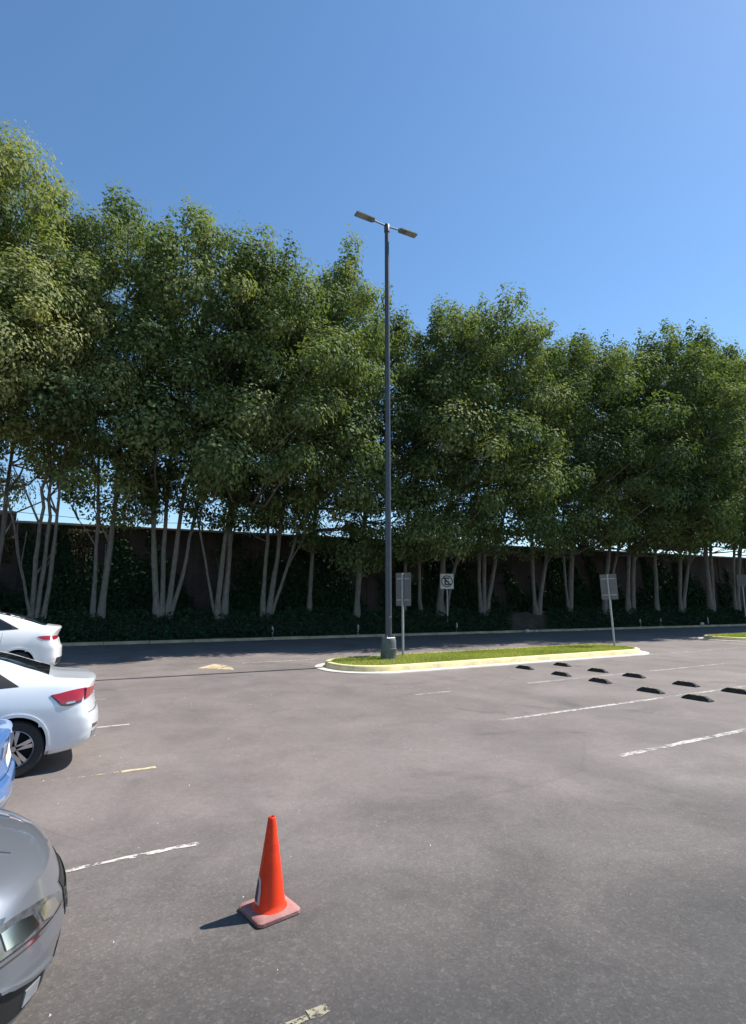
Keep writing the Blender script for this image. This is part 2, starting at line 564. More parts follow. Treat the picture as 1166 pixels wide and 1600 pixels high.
def loft_rings(rings, closed_top=False):
    m = MB(); n = len(rings[0])
    vs = [p for r_ in rings for p in r_]
    fs = [(k * n + i, k * n + (i + 1) % n, (k + 1) * n + (i + 1) % n, (k + 1) * n + i) for k in range(len(rings) - 1) for i in range(n)]
    if closed_top:
        fs.append(tuple((len(rings) - 1) * n + i for i in range(n)))
    return m.add(vs, fs)


def island(x0, x1, y0, y1, r, seed):
    rr = random.Random(seed)
    e = empty('traffic_island', ((x0 + x1) / 2, (y0 + y1) / 2, 0)); tag(e, kind='structure')
    c0, c1 = (x0 + x1) / 2, (y0 + y1) / 2

    def ring(off, z, j=0.0):
        return [(x - c0 + rr.uniform(-j, j), y - c1 + rr.uniform(-j, j), z) for x, y in stadium(x0, x1, y0, y1, r, off)]
    loft_rings([ring(0.34, 0.0), ring(0.33, 0.022), ring(0.03, 0.03)]).build('gutter_apron', CONC_PALE, e, 40)
    loft_rings([ring(0.035, 0.02), ring(0.0, 0.155, .004), ring(-0.02, 0.178, .004), ring(-0.05, 0.186, .003), ring(-0.15, 0.186, .003), ring(-0.165, 0.15)]).build('kerb_edge', KERB_Y, e, 35)
    loft_rings([ring(-0.15, 0.158), ring(-0.5, 0.17), ring(-0.9, 0.175)], True).build('turf_soil', TURF, e)
    rg = np.random.default_rng(seed)
    # lawn blades
    N = int((x1 - x0) * (y1 - y0) * 900)
    px = rg.uniform(x0 + .17, x1 - .17, N); py = rg.uniform(y0 + .17, y1 - .17, N)
    keep = np.ones(N, bool)
    rr_ = r - .17
    for cx, cy, sx, sy in ((x0 + r, y0 + r, -1, -1), (x1 - r, y0 + r, 1, -1), (x0 + r, y1 - r, -1, 1), (x1 - r, y1 - r, 1, 1)):
        q = ((px - cx) * sx > 0) & ((py - cy) * sy > 0) & (np.hypot(px - cx, py - cy) > rr_)
        keep &= ~q
    px, py = px[keep], py[keep]; N = len(px)
    a = rg.uniform(0, 2 * np.pi, N); h = rg.uniform(.03, .085, N); w = rg.uniform(.006, .013, N)
    dx, dy = np.cos(a), np.sin(a)
    ln = rg.uniform(-.05, .05, (N, 2))
    V = np.empty((N, 3, 3))
    V[:, 0] = np.stack([px - dx * w, py - dy * w, np.full(N, .16)], 1)
    V[:, 1] = np.stack([px + dx * w, py + dy * w, np.full(N, .16)], 1)
    V[:, 2] = np.stack([px + ln[:, 0], py + ln[:, 1], .165 + h], 1)
    pat = 0.5 + 0.25 * np.sin(px * 1.3 + seed) * np.cos(py * 2.1) + rg.normal(0, .16, N)
    g = np_mesh('lawn_grass', V.reshape(-1, 3), np.arange(N * 3).reshape(-1, 3), GRASSM, None, np.repeat(np.clip(pat, 0, 1), 3))
    return e, g


TURF = mat_plain('turf_base', (0.20, 0.215, 0.06), 0.95, var=0.35, scale=3, bump=0.5, bscale=30)
_, g1 = island(7.3, 20.7, 14.25, 17.15, 1.38, 3)
tag(g1, 'short yellow-green lawn on the long kerbed island under the lamp post', 'grass', kind='stuff')
_, g2 = island(30.2, 46.0, 15.6, 18.4, 1.15, 5)
tag(g2, 'short lawn on the kerbed island at the right edge', 'grass', kind='stuff')

# ------------------------------------------------------------------ trees
def leaf_cloud(rg, P, N3, D3, size, aspect=0.52):
    """P centres, N3 normals, D3 directions (unit) -> verts, quads; a folded rhombus per leaf"""
    n = len(P)
    S = np.cross(N3, D3); S /= np.linalg.norm(S, axis=1, keepdims=True) + 1e-9
    L = size[:, None]
    V = np.empty((n, 4, 3))
    V[:, 0] = P - D3 * L * .5
    V[:, 1] = P + S * L * aspect * .5 + N3 * L * .06 + D3 * L * .05
    V[:, 2] = P + D3 * L * .5
    V[:, 3] = P - S * L * aspect * .5 + N3 * L * .06 + D3 * L * .05
    return V.reshape(-1, 3), np.arange(n * 4).reshape(-1, 4)


def unit(a):
    return a / (np.linalg.norm(a, axis=1, keepdims=True) + 1e-9)


def make_tree(label, X, Y, ztop, stems, seed, zlow=7.0, rx=3.3, ry=5.4, yoff=-3.6, xoff=0.0, leaves=26000, lsize=.21, nclump=84, warm=0.0, group='trees in a row along the boundary wall', r0=.16, dens=1.0, zb=None):
    rg = np.random.default_rng(seed)
    zb = bed_z(Y - kerbY(X)) - 0.12 if zb is None else zb
    leaves = int(leaves * 1.6); ztop -= .5
    ztop = 2.05 + (ztop - 2.05) * (Y + yoff) / (Y - 2.6)
    zlow -= .9 if X < 12 else 1.9
    lift = .42 if X < 12 else .16
    warm += .03 if X < 12 else -.04
    yoff += (-1.3, .9, -.3, 1.2, -.9)[seed % 5] if yoff > -5 else 0
    rx *= .93
    root = empty('ficus_tree', (X, Y, zb))
    tag(root, label, 'tree', group)
    H = ztop - zb
    tr = MB()
    skel = []
    for (bx, lx, ly, hh, rr) in stems:              # base offset, lean at the top (m), relative height, radius
        pts, rad = [], []
        n = 15
        wx, wy = rg.normal(0, .16, n).cumsum() * .95, rg.normal(0, .16, n).cumsum() * .8
        for i in range(n):
            s = i / (n - 1)
            pts.append((bx + lx * s ** 0.9 + wx[i] * s, rg.normal(0, .02) + ly * s + yoff * .75 * s ** 1.5 + wy[i] * s, s * H * hh))
            rad.append(rr * (1.45 if i == 0 else 1.0) * (1 - .9 * s ** .8) * rg.uniform(.86, 1.14) + .012)
        tr.tube(pts, rad, 9)
        skel += [np.array(p) for p in pts[4:]]
        for q in range(2):                          # low side branches
            a = np.array(pts[int(rg.integers(3, 8))]); an_ = rg.uniform(0, 2 * np.pi); Lb = rg.uniform(1.6, 3.2)
            d_ = np.array((math.cos(an_) * .55, math.sin(an_) * .45 - .15, .8))
            pb = [a + d_ * Lb * t_ + rg.normal(0, .07, 3) * t_ for t_ in (0, .3, .65, 1.0)]
            tr.tube(pb, [rr * .42, rr * .36, rr * .28, .02], 7)
            skel.append(np.array(pb[-1]))
    SK = np.array(skel)
    # clump centres in the crown envelope, kept apart so that the crown breaks up into billows
    C, rcs, prs = [], [], []
    tries = 0
    while len(C) < nclump and tries < 9000:
        tries += 1
        h = rg.uniform(0, 1) ** .92
        ang = rg.uniform(0, 2 * np.pi)
        rho = rg.uniform(.2, 1.0) ** .45
        prof = math.sqrt(min(1, max(.05, 1 - ((h - .42) / .66) ** 2)))
        lob = 1 + .16 * math.sin(ang * 3 + seed) + .13 * math.sin(h * 9 + seed * 2)
        c = np.array((xoff + rx * prof * rho * lob * math.cos(ang), yoff + ry * prof * rho * lob * math.sin(ang), zlow - zb + h * (ztop - zlow - .7)))
        r_ = rg.uniform(.7, 1.9) * (.7 + .4 * prof) * (rx / 3.3) ** .4
        if c[2] < zlow - zb + lift * max(0.0, -c[1] - 1.0) * (.8 + .4 * math.sin(ang * 4 + seed)):
            continue
        if any(np.linalg.norm(c - q) < .78 * (r_ + w_) for q, w_ in zip(C, rcs)) and tries < 7000:
            continue
        C.append(c); rcs.append(r_); prs.append(prof)
    C = np.array(C); rc = np.array(rcs); nc_ = len(C)
    sq = np.stack([np.ones(nc_), np.ones(nc_), rg.uniform(.62, .9, nc_)], 1)
    # upright shoots along the top
    k = 20
    hs = rg.uniform(.66, 1.0, k); an = rg.uniform(0, 2 * np.pi, k)
    pr = np.sqrt(np.clip(1 - ((hs - .40) / .64) ** 2, 0.02, 1)) * rg.uniform(.2, 1.0, k)
    C2 = np.stack([xoff + rx * pr * np.cos(an), yoff + ry * pr * np.sin(an), zlow - zb + hs * (ztop - zlow) + rg.uniform(.1, .9, k)], 1)
    C = np.vstack([C, C2]); rc = np.concatenate([rc, rg.uniform(.38, .72, k)])
    sq = np.vstack([sq, np.stack([np.ones(k), np.ones(k), rg.uniform(1.7, 2.6, k)], 1)])
    # limbs out to the clumps
    for i in range(0, len(C)):
        c = C[i]
        d = np.linalg.norm(SK - (c - np.array([0, 0, .9])), axis=1) + np.where(SK[:, 2] > c[2] - .2, 50, 0)
        j = int(np.argmin(d)); a = SK[j]
        if d[j] > 40:
            continue
        mid = a * .5 + c * .5 + np.array([rg.normal(0, .12), rg.normal(0, .12), -.12 * d[j] + rg.normal(0, .1)])
        r1 = .018 + .011 * min(5, d[j])
        tr.tube([a, mid, c], [r1, r1 * .7, .012], 5, cap=False)
    tr.build('trunk', BARK, root, 50)
    # leaves
    wgt = rc ** 2 * (sq[:, 2] ** .5); wgt /= wgt.sum()
    nl = np.maximum(20, (wgt * leaves).astype(int))
    idx = np.repeat(np.arange(len(C)), nl); n = len(idx)
    D = unit(rg.normal(0, 1, (n, 3)))
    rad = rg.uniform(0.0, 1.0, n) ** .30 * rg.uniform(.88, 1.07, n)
    bump = 1 + .22 * np.sin(D[:, 0] * 5 + idx) * np.sin(D[:, 1] * 5 + idx * 1.7) + .15 * np.sin(D[:, 2] * 6 + idx)
    P = C[idx] + D * (rc[idx] * rad * bump)[:, None] * sq[idx]
    P += rg.normal(0, .06, (n, 3))
    N3 = unit(D * .75 + np.array([.30, -.16, .45]) + rg.normal(0, .24, (n, 3)))
    T = unit(D * .6 + np.array([0, 0, -.35]) + rg.normal(0, .55, (n, 3)))
    T = unit(T - N3 * np.sum(T * N3, axis=1, keepdims=True))
    size = .92 * lsize * rg.uniform(.6, 1.35, n)
    V, F = leaf_cloud(rg, P, N3, T, size, .58)
    ct = np.clip(rg.normal(0, .14, len(C)), -.25, .22)
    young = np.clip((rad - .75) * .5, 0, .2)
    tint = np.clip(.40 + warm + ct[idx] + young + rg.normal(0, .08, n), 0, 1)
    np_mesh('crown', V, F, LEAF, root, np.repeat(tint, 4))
    return root


T1 = [(0, .0, 0, .9, .16)]
# (label, X, Y, ztop, stems, keyword options)
TREES = [
    ('tall ficus cut off by the left edge, crown rising highest in the picture', -5.2, 31.7, 21.6,
     [(-.2, -1.2, 0, .85, .17), (.2, 1.0, -.3, .8, .15)], dict(zlow=8.2, rx=3.6, warm=.12, leaves=30000)),
    ('tall yellow-green ficus directly behind the smaller bright ficus near the left edge', -3.0, 32.4, 24.2,
     [(-.15, -.6, 0, .88, .15), (.15, 1.3, -.3, .8, .13)], dict(zlow=8.4, rx=3.4, warm=.14, leaves=30000)),
    ('smaller bright green ficus with slim stems in front of the tall leftmost trees', -.85, 31.2, 18.4,
     [(-.22, -.25, -.5, .72, .13), (.0, .5, -.4, .78, .12), (.28, .9, -.9, .80, .11), (-.1, -2.2, -1.2, .62, .07)],
     dict(zlow=9.0, rx=2.5, ry=2.4, yoff=-6.6, xoff=-.1, warm=.27, lsize=.17, leaves=21000, nclump=36)),
    ('ficus with two thin kinked stems right of the white car roof', 1.76, 31.2, 22.4,
     [(-.2, -.3, 0, .85, .11), (.15, .5, -.2, .88, .15)], dict(zlow=7.6, rx=3.2, warm=.02, leaves=30000)),
    ('broad ficus with four spreading stems, fourth trunk cluster from the left', 4.8, 30.95, 20.8,
     [(-.25, -1.6, 0, .82, .17), (-.05, -.2, .3, .9, .15), (.2, 1.1, 0, .86, .15), (.3, 2.6, -.4, .8, .11)], dict(zlow=7.0, rx=3.5, leaves=32000)),
    ('ficus with a straight pair of stems beside the four-stemmed tree', 7.7, 30.7, 20.3,
     [(-.16, -.2, 0, .85, .15), (.18, .7, 0, .9, .17), (-.2, -2.6, .2, .6, .07)], dict(zlow=6.8, rx=3.1, leaves=28000)),
    ('ficus whose stems fan out in a wide V left of the single thin trunk', 10.2, 30.5, 19.8,
     [(-.2, -.2, 0, .85, .13), (.1, 1.2, 0, .9, .15), (.2, 3.4, -.3, .75, .11)], dict(zlow=6.6, rx=3.3, warm=.04, leaves=28000)),
    ('pointed-top ficus left of the lamp post, trunk hidden in shade', 13.0, 31.0, 21.7,
     [(0, .2, 0, .92, .14)], dict(zlow=7.4, rx=2.4, warm=.06, leaves=24000, xoff=-.5)),
    ('ficus with one slim pale trunk standing just left of the lamp post', 15.7, 30.1, 20.2,
     [(0, -.2, 0, .88, .17)], dict(zlow=6.2, rx=3.2, leaves=29000, ry=5.0, xoff=.7)),
    ('leaning thin ficus right behind the lamp post and tall sign', 19.4, 30.0, 19.8,
     [(-.4, -.4, 0, .85, .12), (.9, -1.6, 0, .8, .11)], dict(zlow=7.0, rx=3.2, warm=.08, leaves=26000)),
    ('thick-stemmed ficus directly behind the white square sign', 21.7, 29.7, 20.6,
     [(-.15, -.1, 0, .9, .22), (.25, 1.9, -.2, .8, .12)], dict(zlow=7.4, rx=3.2, warm=.05, leaves=26000)),
    ('ficus with three stems fanning from one foot, right of the white square sign', 24.9, 29.4, 21.2,
     [(-.2, -1.0, 0, .85, .14), (0, .4, 0, .92, .15), (.2, 2.6, -.3, .82, .14)], dict(zlow=6.8, rx=3.4, warm=.03, leaves=26000)),
    ('Y-shaped ficus forking low, between the two road signs', 29.5, 29.1, 20.6,
     [(-.12, -1.9, 0, .86, .15), (.12, 2.0, 0, .88, .16)], dict(zlow=7.2, rx=3.4, leaves=24000, lsize=.23)),
    ('ficus with a single upright trunk left of the leaning sign post', 32.5, 28.9, 21.2,
     [(0, .8, 0, .9, .19), (-.1, -1.2, 0, .75, .10)], dict(zlow=7.6, rx=3.1, leaves=22000, lsize=.23)),
    ('ficus half hidden behind the leaning sign panel', 36.0, 28.6, 21.6,
     [(-.1, .9, 0, .9, .19), (.3, 1.8, 0, .8, .13)], dict(zlow=7.8, rx=3.2, leaves=22000, lsize=.24)),
    ('ficus with two close parallel stems right of the leaning sign', 38.6, 28.4, 22.6,
     [(-.25, -.2, 0, .9, .17), (.25, .3, 0, .9, .16)], dict(zlow=7.6, rx=3.1, leaves=22000, lsize=.24)),
    ('thin single-stemmed ficus, third trunk right of the leaning sign', 41.6, 28.2, 22.2,
     [(0, .1, 0, .9, .16)], dict(zlow=8.0, rx=3.2, leaves=21000, lsize=.25)),
    ('ficus with one branch sweeping right, above the far right island', 44.5, 28.0, 23.2,
     [(-.1, -.4, 0, .9, .15), (.1, 3.2, 0, .85, .15)], dict(zlow=8.0, rx=3.3, leaves=21000, lsize=.25)),
    ('stout ficus second from the right edge', 48.0, 27.7, 24.2,
     [(0, -.3, 0, .9, .22), (.4, .9, 0, .8, .15)], dict(zlow=8.4, rx=3.4, leaves=20000, lsize=.26)),
    ('rightmost ficus with its trunk on the right edge of the picture', 51.6, 27.4, 24.0,
     [(0, .4, 0, .9, .2), (-.3, -1.0, 0, .8, .13)], dict(zlow=8.2, rx=3.5, leaves=20000, lsize=.26)),
    ('ficus whose crown closes the row at the far right, trunk out of frame', 55.6, 27.1, 24.2,
     [(0, .2, 0, .9, .2)], dict(zlow=8.4, rx=3.6, leaves=18000, lsize=.28)),
    ('ficus standing farthest right behind the last crown in view', 60.0, 26.8, 24.8,
     [(0, .2, 0, .9, .2)], dict(zlow=8.4, rx=3.8, leaves=16000, lsize=.30)),
]
for i, (lab, X, Y, zt, st, kw) in enumerate(TREES):
    make_tree(lab, X, Y, zt, st, 100 + i, **kw)

# ------------------------------------------------------------------ ground cover, creepers, posts
rg = np.random.default_rng(11)
N = 52000
u = -6 + 66 * rg.uniform(0, 1, N) ** 1.15
v = rg.uniform(.12, 2.6, N)
gap = (u > 25.6 + v * .9) & (u < 28.6 + v * .9)
hgt = .32 + .16 * np.sin(u * 1.9) * np.sin(v * 3 + u) + .10 * np.sin(u * 5.1 + v * 4)
keep = ~gap & (rg.uniform(0, 1, N) < 1.0 - .35 * (v > 2.0))
u, v, hgt = u[keep], v[keep], hgt[keep]; N = len(u)
tt = np.clip((v - .15) / 2.0, 0, 1)
zz = .10 + 1.1 * (tt * tt * (3 - 2 * tt)) + np.maximum(.04, hgt) * rg.uniform(.15, 1.0, N)
P = np.stack([u, 29.45 + SL * u + v, zz], 1)
N3 = unit(np.array([0, -.35, .8]) + rg.normal(0, .5, (N, 3)))
T = unit(rg.normal(0, 1, (N, 3)) + np.array([0, 0, .6])); T = unit(T - N3 * np.sum(T * N3, 1, keepdims=True))
V, F = leaf_cloud(rg, P, N3, T, rg.uniform(.10, .22, N), .55)
tag(np_mesh('ground_cover', V, F, IVY, None, np.repeat(np.clip(rg.normal(.45, .22, N), 0, 1), 4)), 'dark green leafy ground cover on the planted bank below the trees', 'ground cover', kind='stuff')


def creeper(label, Xc, zt, w, h, n, seed):
    rg = np.random.default_rng(seed)
    x = rg.normal(0, w * .4, n); t = rg.uniform(0, 1, n) ** 1.3
    x *= (1 - .7 * t)
    z = zt - t * h * (.6 + .4 * np.cos(x * 4))
    root = empty('creeper', (Xc, kerbY(Xc, 4.55) - .16, zt - h)); tag(root, label, 'creeper', 'creepers hanging on the boundary wall')
    P = np.stack([x, -rg.uniform(.02, .25, n), z - (zt - h)], 1)
    N3 = unit(np.array([0, -.8, .3]) + rg.normal(0, .5, (n, 3)))
    T = unit(np.array([0, 0, -1.]) + rg.normal(0, .4, (n, 3))); T = unit(T - N3 * np.sum(T * N3, 1, keepdims=True))
    V, F = leaf_cloud(rg, P, N3, T, rg.uniform(.09, .2, n), .5)
    np_mesh('leaves', V, F, DRYVINE, root, np.repeat(rg.uniform(0, 1, n), 4))
    m = MB()
    for k in range(5):
        xx = rg.normal(0, w * .25)
        m.tube([(xx * (1 - .5 * s), -.04, (h) - s * h * .9) for s in (0, .35, .7, 1)], .012, 5)
    m.build('stem', BARK, root)


creeper('pale dry creeper hanging on the wall above the white car', .9, 5.8, 1.6, 2.6, 1500, 1)
creeper('pale creeper on the wall at the far left edge', -2.6, 5.3, 1.2, 1.4, 900, 2)
creeper('creeper on the wall behind the V-shaped stems left of the lamp post', 9.0, 5.0, 2.4, 2.4, 1500, 3)
creeper('creeper on the wall behind the two road signs', 27.0, 4.6, 3.0, 2.0, 1400, 4)

# fallen leaves along the kerb and at the island
rg = np.random.default_rng(77)
N = 900
u = rg.uniform(-3, 50, N); dv = -.10 - rg.exponential(.5, N)
P = np.stack([u, 29.45 + SL * u + dv, np.full(N, .012)], 1)
N3 = unit(np.array([0, 0, 1.]) + rg.normal(0, .25, (N, 3)))
T = unit(np.stack([rg.normal(0, 1, N), rg.normal(0, 1, N), np.zeros(N)], 1)); T = unit(T - N3 * np.sum(T * N3, 1, keepdims=True))
V, F = leaf_cloud(rg, P, N3, T, rg.uniform(.05, .11, N), .5)
tag(np_mesh('leaf_litter', V, F, DRYVINE, None, np.repeat(rg.uniform(0, 1, N), 4)), 'dry leaves scattered along the foot of the kerb', 'leaf litter', kind='stuff')

# dark ivy that covers much of the wall
rg = np.random.default_rng(31)
N = 60000
u = -7 + 62 * rg.uniform(0, 1, N) ** 1.1
z = rg.uniform(1.0, 6.0, N)
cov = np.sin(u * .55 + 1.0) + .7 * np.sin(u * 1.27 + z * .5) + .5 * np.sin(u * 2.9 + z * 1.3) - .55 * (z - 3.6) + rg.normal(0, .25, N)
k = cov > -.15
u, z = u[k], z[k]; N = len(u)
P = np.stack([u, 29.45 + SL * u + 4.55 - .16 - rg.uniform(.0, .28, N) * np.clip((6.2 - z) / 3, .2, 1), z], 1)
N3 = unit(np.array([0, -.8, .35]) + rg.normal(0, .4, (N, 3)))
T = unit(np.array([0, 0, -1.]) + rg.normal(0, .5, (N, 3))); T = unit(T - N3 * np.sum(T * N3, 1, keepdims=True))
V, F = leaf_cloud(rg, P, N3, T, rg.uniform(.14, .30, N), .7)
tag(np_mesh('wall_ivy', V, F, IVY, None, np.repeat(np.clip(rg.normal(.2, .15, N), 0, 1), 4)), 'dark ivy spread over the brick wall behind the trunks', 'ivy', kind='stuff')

POSTS = [('short pale marker stake at the kerb below the V-stemmed tree', 10.1), ('short pale marker stake at the kerb just left of the lamp post', 15.0),
         ('short pale marker stake at the kerb under the white square sign', 21.6), ('short marker stake at the kerb right of the leaning sign, first of two', 37.6),
         ('short marker stake at the kerb right of the leaning sign, second of two', 39.8), ('short marker stake at the kerb left of the far island', 45.2)]
for lab, X in POSTS:
    e = empty('marker_stake', (X, kerbY(X, .28), .08)); tag(e, lab, 'stake', 'marker stakes along the bed kerb')
    e.rotation_euler = (rnd.uniform(-.04, .04), rnd.uniform(-.06, .06), 0)
    MB().box(-.045, .045, -.045, .045, 0, .56, .012).build('stake_body', CONC, e)
    MB().box(-.03, .03, -.03, .03, .561, .60, .01).build('stake_cap', CONC_PALE, e)

for lab, X, dv, s in (('whitish stone lying at the kerb between the two road signs', 26.6, -.25, .16), ('pale stone lying on the kerb left of the far island', 44.0, -.02, .17), ('small pale stone beside the larger one at the kerb', 27.4, -.22, .10)):
    m = MB(); r_ = random.Random(int(X * 10))
    prof = []
    for j in range(7):
        for k in range(10):
            th = math.pi * j / 6; ph = 2 * math.pi * k / 10
            q = s * (1 + r_.uniform(-.16, .16))
            prof.append((q * 1.2 * math.sin(th) * math.cos(ph), q * .8 * math.sin(th) * math.sin(ph), q * .75 * math.cos(th)))
    m.add(prof, [(j * 10 + k, j * 10 + (k + 1) % 10, (j + 1) * 10 + (k + 1) % 10, (j + 1) * 10 + k) for j in range(6) for k in range(10)])
    o = m.build('stone', STONE, None, 60)
    o.location = (X, kerbY(X, dv), (.14 if dv > -.1 else 0) + s * .6)
    tag(o, lab, 'stone', 'pale stones by the kerb')

# ------------------------------------------------------------------ overhead cables behind the wall
ups = empty('utility_pole', (4.0, 46.0, 0)); tag(ups, 'thin utility pole beyond the wall in the sky gap at left', 'utility pole')
MB().tube([(0, 0, 0), (0, 0, 9.6)], [.13, .09], 10).build('pole', CONC, ups, 60)
MB().box(-.9, .9, -.05, .05, 8.9, 9.0).build('crossarm', STEEL, ups)
for k, (dx, lab) in enumerate(((-.8, 'upper power cable crossing the sky gap beyond the wall'), (.0, 'middle power cable crossing the sky gap beyond the wall'), (.8, 'lower power cable crossing the sky gap beyond the wall'))):
    m = MB()
    pts = []
    for i in range(25):
        s = i / 24
        pts.append((4 + dx - 34 + 68 * s, 46 + 1.2 * k, 9.05 - k * .55 - 1.1 * (1 - (2 * s - 1) ** 2) + abs(2 * s - 1) * 1.1))
    tag(m.tube(pts, .022, 5).build('power_cable', CABLE), lab, 'cable', 'power cables beyond the wall')

# ------------------------------------------------------------------ lamp post
lp = empty('lamp_post', (9.52, 16.0, .165)); tag(lp, 'tall grey double-headed lamp post on the kerbed lawn island', 'lamp post')
MB().lathe([(.0, 0), (.265, 0), (.265, .04), (.255, .30), (.262, .31), (.262, .34), (.248, .35), (.243, .60), (.22, .66), (.0, .665)], 28).build('pedestal', PEDESTAL, lp, 40)
pl = MB().lathe([(.0, .664), (.108, .664), (.106, 3), (.094, 9), (.078, 15.25), (.078, 15.3)], 20).build('pole', POLE, lp, 40)
MB().box(-.165, .165, -.165, .165, .667, .69, .01).build('base_plate', STEEL, lp)
for a in range(4):
    MB().lathe([(.0, .69), (.022, .69), (.022, .75), (.0, .752)], 8, Matrix.Translation((.13 * (1 if a & 1 else -1), .13 * (1 if a & 2 else -1), 0))).build('anchor_bolt', STEEL, lp)
MB().box(-.045, .045, -.118, -.10, 1.0, 1.35, .004).build('hand_hole_cover', POLE, lp)
MB().lathe([(.08, 15.25), (.10, 15.26), (.10, 15.52), (.08, 15.56), (0, 15.57)], 20).build('pole_cap', POLE, lp, 40)
for sgn in (-1, 1):
    MB().tube([(sgn * .09, 0, 15.50), (sgn * .55, 0, 15.53)], .03, 10).build('arm', LAMPGREY, lp, 50)
    M = Matrix.Translation((sgn * .92, 0, 15.54)) @ Matrix.Rotation(-sgn * R(0.5), 4, 'Y') @ Matrix.Scale(.88, 4)
    hd = MB().box(-.42, .42, -.15, .15, -.02, .055, .022, M)
    for k in range(7):
        x = (-.34 + k * .055) * sgn * -1
        hd.box(x - .012 - 0.0, x + .012, -.115, .115, .0549, .08, 0, M)
    head = hd.build('lamp_head', LAMPGREY, lp)
    MB().box(-.38 if sgn < 0 else -.10, .10 if sgn < 0 else .38, -.125, .125, -.034, -.0205, .006, M).build('lens', LENS, head)
    MB().box((.30 if sgn < 0 else -.47), (.47 if sgn < 0 else -.30), -.06, .06, -.05, .07, .02, M).build('mount', LAMPGREY, head)

# ------------------------------------------------------------------ road signs
def sign_back(label, loc, rz, lean, H, pw, ph, zc):
    e = empty('road_sign', loc, rz); e.rotation_euler = (lean[0], lean[1], rz); tag(e, label, 'sign')
    MB().box(-.032, .032, -.032, .032, -.3, H, .006).build('post', STEEL, e)
    MB().box(-pw / 2, pw / 2, .034, .040, zc - ph / 2, zc + ph / 2).build('panel', SIGNBACK, e)
    for z in (zc - ph * .32, zc + ph * .32):
        MB().box(-pw * .42, pw * .42, .0335, .0338 - .02, z - .02, z + .02).build('bracket', STEEL, e)
    for z in (zc - ph * .32, zc + ph * .32):
        MB().lathe([(0, 0), (.014, 0), (.014, .012), (0, .013)], 8, Matrix.Translation((0, -.033, z)) @ Matrix.Rotation(R(90), 4, 'X')).build('bolt', STEEL, e)
    return e


sign_back('tall narrow sign seen from its grey back, beside the lamp post', (10.55, 16.75, .165), R(-74), (0, 0), 2.82, .70, 1.16, 2.27)
sign_back('leaning sign seen from its grey back at the right end of the island', (20.25, 15.75, .165), R(-70), (0, R(-2.0)), 2.95, .68, 1.06, 2.45)

e = empty('road_sign', (21.65, 29.05, .35), R(-32)); tag(e, 'white square no-parking sign on a post in the planted bank', 'sign')
MB().box(-.035, .035, -.035, .035, -.2, 3.35, .006).build('post', STEEL, e)
MB().box(-.42, .42, -.047, -.037, 2.42, 3.38).build('panel', SIGNWHITE, e)
s_ = MB()
for x0, x1, z0, z1 in ((-.16, -.07, 2.66, 3.14), (-.07, .16, 3.05, 3.14), (-.07, .11, 2.855, 2.945), (-.07, .16, 2.66, 2.75)):
    s_.box(x0, x1, -.0500, -.0475, z0, z1)
s_.build('letter', SIGNBLACK, e)
M = Matrix.Translation((0, 0, 2.9)) @ Matrix.Rotation(R(45), 4, 'Y')
MB().box(-.33, .33, -.0530, -.0503, -.04, .04, 0, M).build('slash', SIGNBLACK, e)
rn = MB(); n = 40; vs = []
for k in range(n):
    a = 2 * math.pi * k / n
    for r_, yy in ((.37, -.0500), (.31, -.0500)):
        vs.append((r_ * math.cos(a), yy, 2.9 + r_ * math.sin(a)))
rn.add(vs, [(2 * k, 2 * ((k + 1) % n), 2 * ((k + 1) % n) + 1, 2 * k + 1) for k in range(n)]).build('ring', SIGNBLACK, e)

e = empty('road_sign', (50.6, 26.3, .2), R(-40)); tag(e, 'plain grey sign panel at the right edge under the trees', 'sign')
MB().box(-.04, .04, -.04, .04, -.2, 4.0, .006).build('post', STEEL, e)
MB().box(-.42, .42, -.052, -.042, 3.0, 4.0).build('panel', SIGNBACK, e)

# ------------------------------------------------------------------ rubber wheel stops
def wheel_stop_mesh():
    L, W, H = .57, .16, .105
    m = MB(); vs = []; fs = []
    xs = [(-L / 2, .25), (-L / 2 + .02, .5), (-L / 2 + .11, .97), (-L / 2 + .14, 1.0)]
    xs = xs + [(-x, h) for x, h in reversed(xs)]
    for x, h in xs:
        for y, z in ((-W / 2, 0), (-W / 2, .02), (-W * .27, H * h * .96), (-W * .2, H * h), (W * .2, H * h), (W * .27, H * h * .96), (W / 2, .02), (W / 2, 0)):
            vs.append((x, y, max(z * (1 if z > .02 else 1), 0)))
    n = 8
    for i in range(len(xs) - 1):
        for k in range(n - 1):
            fs.append((i * n + k, (i + 1) * n + k, (i + 1) * n + k + 1, i * n + k + 1))
    fs.append(tuple(range(n))); fs.append(tuple((len(xs) - 1) * n + k for k in range(n - 1, -1, -1)))
    return m.add(vs, fs)


